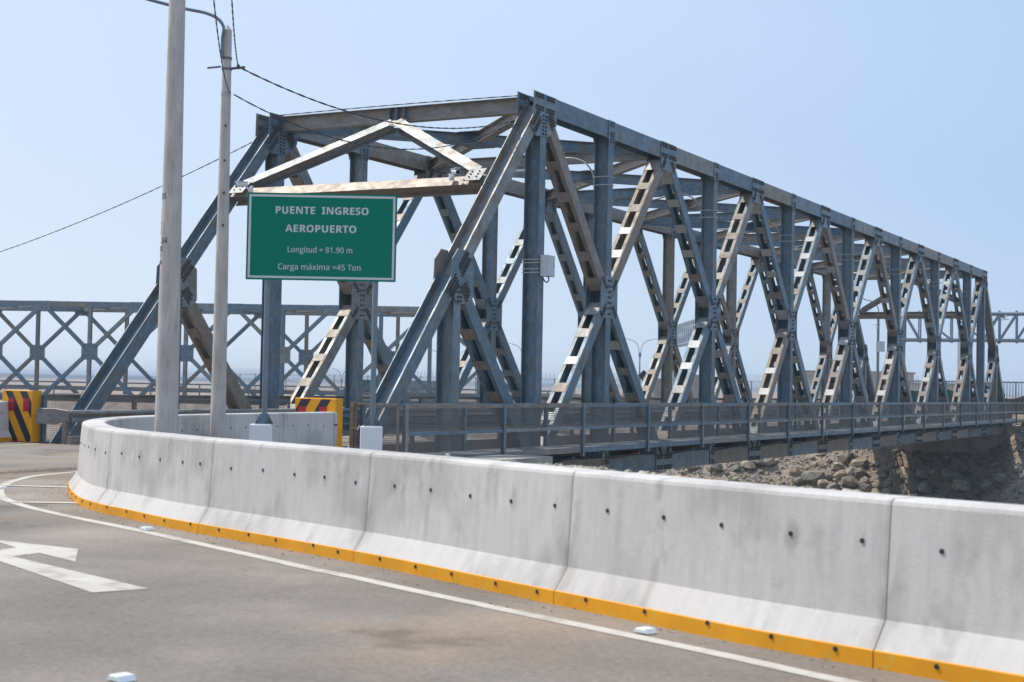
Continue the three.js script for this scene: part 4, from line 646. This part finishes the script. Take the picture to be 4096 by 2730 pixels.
function gantry(label, a, b, h, col, panels, reverse, depth = 1.1) {
  const g = thing('sign_gantry', label, 'gantry'), u = b.clone().sub(a), L = u.length(); u.normalize(); const off = V(-u.z, 0, u.x).multiplyScalar(depth);
  for (const f of [V(), off]) {
    for (const y of [0, -h]) part(y ? 'bottom_chord' : 'top_chord', cyl(0.13, 0.13, a.clone().add(f).setY(a.y + y), b.clone().add(f).setY(b.y + y), 8), gantryMat, g);
    panels.forEach((s, i) => { const p = a.clone().add(f).addScaledVector(u, s), q = i ? a.clone().add(f).addScaledVector(u, panels[i - 1]) : null; part('vertical_bar', cyl(0.06, 0.06, p.clone().setY(a.y + 0.25), p.clone().setY(a.y - h - 0.22), 6), gantryMat, g); if (q) part('diagonal_bar', s <= reverse ? cyl(0.06, 0.06, q.setY(a.y), p.clone().setY(a.y - h), 6) : cyl(0.06, 0.06, q.setY(a.y - h), p.clone().setY(a.y), 6), gantryMat, g); });
  }
  if (col) for (const f of [V(), off]) part('column', cyl(0.16, 0.14, a.clone().add(f).setY(0.2), a.clone().add(f).setY(a.y + 0.1), 10), gantryMat, g);
}
gantry('blue grey tubular sign gantry crossing behind the far right end of the bridge', V(96.6, 8.12, -10.87), V(97.9, 8.12, 4), 2.12, true, [0.15, 1.35, 3.85, 6.3, 7.55, 8.85, 10.1, 11.4, 12.7], 6.4);
gantry('small distant sign gantry seen between the truss columns', V(224.1, 12.5, -81.9), V(194.5, 12.5, -65.5), 3.4, true, [0, 2.4, 4.8, 7.2, 9.6, 12, 14.4, 16.8, 19.2, 21.6, 24, 26.4, 28.8, 31.2], 40);
{ const g = thing('bar_railing', 'grey railing of vertical bars at the far right end of the bridge', 'railing'); const a = V(90.9, 1.2, -9.6), b = V(88.9, 1.2, 4.0);
  for (const y of [1.42, 0.1]) part('rail', tri(bar(a.clone().setY(a.y + y), b.clone().setY(b.y + y), 0.09, y > 1 ? 0.11 : 0.07, V(1, 0, 0))), gantryMat, g);
  const bg = bx(0.055, 1.32, 0.05), n = 62; for (let i = 0; i <= n; i++) { const p = part('bar', bg, gantryMat, g); p.position.copy(a).lerp(b, i / n).setY(a.y + 0.76); if (i % 8 === 0) p.scale.set(2, 1.02, 2); } 
  part('plinth', tri(bar(V(91.05, 0.75, -9.6), V(89.05, 0.75, 4.0), 0.3, 1.0, V(1, 0, 0))), oldConc, g); }
function netSheet(label, pts, mat, name) {
  const g = thing(name, label, 'netting'); const pos = [], uv = [], idx = [], n = pts.length * 8; const c = new THREE.CatmullRomCurve3(pts.map((p) => V(p[0], p[1], p[2])));
  for (let i = 0; i <= n; i++) { const p = c.getPoint(i / n); for (let j = 0; j <= 4; j++) { const w = 0.06 * Math.sin(i * 1.9 + j); pos.push(p.x + w, 0.3 + (p.y - 0.3) * j / 4, p.z); uv.push(i * 0.2, j * 0.3); if (i < n && j < 4) { const k = i * 5 + j; idx.push(k, k + 1, k + 5, k + 1, k + 6, k + 5); } } }
  const q = new THREE.BufferGeometry(); q.setAttribute('position', new THREE.Float32BufferAttribute(pos, 3)); q.setAttribute('uv', new THREE.Float32BufferAttribute(uv, 2)); q.setIndex(idx); q.computeVertexNormals(); part('net', q, mat, g);
  pts.filter((_, i) => i % 2 === 0).forEach((p) => part('stake', cyl(0.04, 0.04, V(p[0] + 0.05, 0.2, p[2]), V(p[0] + 0.05, p[1] + 0.08, p[2]), 6), mat === greenNet ? greenNet : darkSteel, g)); return g;
}
netSheet('dark green netting strung behind the far end of the trusses', [[85.5, 1.9, -10.2], [85.6, 1.95, -8.5], [85.7, 1.85, -7], [85.8, 2.1, -5.6], [85.8, 1.75, -4], [85.8, 2.0, -2.6], [85.8, 1.7, -1.0]], greenNet, 'safety_net');
netSheet('sagging brown and green safety net at the right edge beyond the walkway', [[83.6, 1.45, -0.9], [83.7, 1.42, 0.0], [83.8, 1.7, 0.9], [83.8, 2.05, 1.75], [83.8, 1.95, 2.4], [83.8, 2.1, 3.4]], brownNet, 'safety_net');
single('safety_net', (() => { const q = new THREE.PlaneGeometry(0.22, 1.75, 2, 4); return tri(q.rotateY(-1.2).translate(83.65, 1.2, 1.75)); })(), greenNet, 'narrow bright green strip of netting tied to the stake at the right', 'netting');
single('bamboo_stake', cyl(0.07, 0.05, V(84.2, 0.2, -9.95), V(84.1, 2.7, -9.9), 7), std({ color: new THREE.Color(0.3, 0.24, 0.15), roughness: 0.8 }), 'upright tan bamboo stake beside the far left end post', 'stake');
{ const g = thing('chevron_sign', 'black diamond shaped sign back on a thin post beyond the far truss', 'sign', [90.5, 0.2, -31.3], -1.08); part('plate', tri(new THREE.BoxGeometry(0.72, 0.72, 0.03).rotateZ(Math.PI / 4).translate(0, 2.5, 0)), blackPaint, g); part('post', cyl(0.04, 0.04, V(0, 0, 0.05), V(0, 2.4, 0.05), 6), whitePlastic, g); }
single('concrete_column', tri(bx(1.1, 2.5, 0.7, 91.1, 1.25, -30.1)), oldConc, 'squat concrete column beside the black diamond sign', 'column'); single('concrete_column', tri(bx(0.7, 2.85, 0.55, 92.6, 1.45, -27.5)), oldConc, 'taller concrete column right of the squat one, beyond the far truss', 'column');
single('parapet', tri(bx(0.35, 0.8, 14, 88.5, 0.65, -33.5)), oldConc, 'low concrete parapet on the far bank beneath the black diamond sign', 'parapet');
single('traffic_cone', merge([new THREE.CylinderGeometry(0.04, 0.15, 0.7, 12).translate(84.2, 0.77, -21.9), bx(0.4, 0.05, 0.4, 84.2, 0.42, -21.9)]), std({ color: new THREE.Color(0.7, 0.07, 0.015), roughness: 0.6 }), 'small orange traffic cone beyond the far truss', 'cone');
[[150, -30, 10, 3.2, 6], [175, -36, 14, 4, 8], [164, -24, 7, 2.5, 6]].forEach(([x, z, w, h, d], i) => { const g = thing('low_building', ['small pale flat roofed building behind the far railing', 'wider beige flat roofed building behind the far railing', 'tan cabin beside the pale building behind the railing'][i], 'building', [x, 0.3, z]); part('wall', tri(bx(d, h, w, 0, h / 2, 0)), std({ color: new THREE.Color(0.5, 0.42, 0.34), roughness: 0.9 }), g); part('roof', tri(bx(d + 0.4, 0.2, w + 0.4, 0, h + 0.1, 0)), oldConc, g); });
function bird(label, x, y, z, turn, s, dark) {                 // one lofted body from bill to tail, wings folded
  const st = [[-0.34, 0.02, 0.005, 0.005], [-0.27, 0.03, 0.016, 0.016], [-0.24, 0.035, 0.042, 0.042], [-0.19, 0.045, 0.055, 0.05], [-0.14, 0.01, 0.05, 0.055], [-0.08, -0.05, 0.075, 0.085], [0, -0.075, 0.09, 0.1], [0.1, -0.07, 0.08, 0.085], [0.2, -0.05, 0.05, 0.045], [0.3, -0.03, 0.03, 0.02], [0.4, -0.015, 0.025, 0.008]];
  const pos = [], idx = [], n = 10; st.forEach(([a, b, w, h]) => { for (let k = 0; k < n; k++) { const t = k / n * 6.283; pos.push(a * s, (b + Math.sin(t) * h) * s, Math.cos(t) * w * s); } });
  for (let i = 0; i < st.length - 1; i++) for (let k = 0; k < n; k++) { const p = i * n + k, q = i * n + (k + 1) % n; idx.push(p, p + n, q, q, p + n, q + n); }
  const q = new THREE.BufferGeometry(); q.setAttribute('position', new THREE.Float32BufferAttribute(pos, 3)); q.setAttribute('uv', new THREE.Float32BufferAttribute(new Float32Array(pos.length / 3 * 2), 2)); q.setIndex(idx); q.computeVertexNormals();
  const g = thing('bird', label, 'bird', [x, y, z], turn); const m = std({ color: dark ? new THREE.Color(0.12, 0.11, 0.1) : new THREE.Color(0.72, 0.72, 0.7), roughness: 0.8, side: THREE.DoubleSide }); part('body', q, m, g);
  for (const e of [-1, 1]) part('folded_wing', clean(new THREE.SphereGeometry(0.1 * s, 8, 6).scale(1.9, 0.62, 0.28).rotateZ(0.12).translate(0.12 * s, -0.03 * s, e * 0.062 * s)), std({ color: new THREE.Color(0.05, 0.05, 0.055), roughness: 0.8 }), g);
  part('legs', merge([-1, 1].map((e) => cyl(0.006 * s, 0.006 * s, V(0, -0.15 * s, e * 0.03 * s), V(0.0, -0.28 * s, e * 0.03 * s), 5))), boltMat, g);
}
bird('white and black gull perched near the gantry at the right', 96.4, 7.9, -2.9, 2.2, 1.1, false); bird('small dark bird perched on the far end gusset of the near truss', 77.6, 5.26, 0.0, -2.4, 0.9, true);
{ const g = thing('street_lamp', 'lamp arm with flat head under the gull at the far right', 'street lamp', [96.2, 0.3, -5.4], 0); part('column', cyl(0.09, 0.07, V(0, 0, 0), V(0, 6.7, 0), 8), gantryMat, g); part('arm', tube([V(0, 6.5, 0), V(0, 6.9, 0.5), V(0.1, 7.2, 1.6), V(0.15, 7.3, 2.2)], 0.035, 12, 5), gantryMat, g); part('lamp_head', tri(new THREE.BoxGeometry(0.2, 0.06, 0.7).rotateX(-0.12).translate(0.16, 7.35, 2.5)), boxGrey, g); }
{ // low hills in the haze beyond the plain
  const mk = (D, a0, a1, h, sd) => { const pos = [], uv = [], idx = [], n = 220, rows_ = 5; for (let i = 0; i <= n; i++) { const a = a0 + (a1 - a0) * i / n, hh = h * (0.35 + 0.9 * fbm(i / n * 0.9 + sd, sd * 0.7, 1, 5)) * ss(0, 0.12, i / n) * ss(1, 0.8, i / n); for (let j = 0; j <= rows_; j++) { const t = j / rows_, R = D + t * D * 0.12; pos.push(-27.9 + Math.sin(a) * R, -4 + (hh + 4) * Math.sin(t * 1.5) * (1 + 0.2 * (fbm(i * 0.03, j * 0.2, 1, 3) - 0.5)), 18.7 - Math.cos(a) * R); uv.push(i, j * 4); if (i < n && j < rows_) { const k = i * (rows_ + 1) + j; idx.push(k, k + rows_ + 1, k + 1, k + 1, k + rows_ + 1, k + rows_ + 2); } } } const q = new THREE.BufferGeometry(); q.setAttribute('position', new THREE.Float32BufferAttribute(pos, 3)); q.setAttribute('uv', new THREE.Float32BufferAttribute(uv, 2)); q.setIndex(idx); q.computeVertexNormals(); const sm = std({ color: new THREE.Color(0.07, 0.08, 0.075), roughness: 1, side: THREE.DoubleSide }); structure('hills', q, sm); };
  mk(1500, 0.45, 0.95, 6, 0.3); mk(2300, 0.3, 1.5, 8, 0.8);
}
scene.fog = new THREE.FogExp2(new THREE.Color(0.72, 0.84, 1.0), 0.0005);

// tracked dirt on the road by the nose of the hatching, and a scrap of cloth on the walkway edge
structure('dirt_patch', (() => { const pos = [], uv = [], idx = [], n = 60; for (let i = 0; i <= n; i++) { const t = i / n, x = -10.6 + t * 4.2, z = -0.75 - t * 0.35 + 0.25 * (fbm(t * 2, 0.3, 1, 4) - 0.5), w = (0.06 + 0.5 * fbm(t * 3, 0.7, 2, 5)) * ss(0, 0.2, t) * ss(1, 0.85, t) * 0.5; for (const q of [-1, 1]) { pos.push(x + 0.1 * q, 0.003, z + q * w * (0.7 + 0.6 * fbm(t * 9, q * 0.3, 3, 6))); uv.push(x, z + q * w); } if (i < n) { const k = i * 2; idx.push(k, k + 1, k + 2, k + 1, k + 3, k + 2); } } const g = new THREE.BufferGeometry(); g.setAttribute('position', new THREE.Float32BufferAttribute(pos, 3)); g.setAttribute('uv', new THREE.Float32BufferAttribute(uv, 2)); g.setIndex(idx); g.computeVertexNormals(); return g; })(), std({ map: soilTex, color: new THREE.Color(0.42, 0.38, 0.34), roughness: 1, side: THREE.DoubleSide }));
scatter('road_grit', 620, () => { const c = rnd(); if (c < 0.3) { const t = rnd(), x = -10.8 + t * 4.4, z = -0.8 - t * 0.35 + rr(-0.35, 0.35); return [x, 0.004, z, rr(0.005, 0.013), rr(0.4, 0.8)]; } const t = rr(0.05, 0.72), p = bPath.getPointAt(t), n = bPath.getTangentAt(t), d = -Math.pow(rnd(), 2.2) * 0.5 - 0.004; return [p.x - n.z * d, 0.003, p.z + n.x * d, rr(0.003, 0.010), rr(0.7, 1.3)]; }, gravelMat, 'fine grit and crumbs of concrete on the road along the barrier foot', 'grit');
{ const m = single('cloth_scrap', boulder(0.07, 3), whitePlastic, 'crumpled white scrap of cloth on the concrete by the walkway', 'cloth'); m.position.set(1.9, 0.03, 1.35); }

renderer.render(scene, camera);
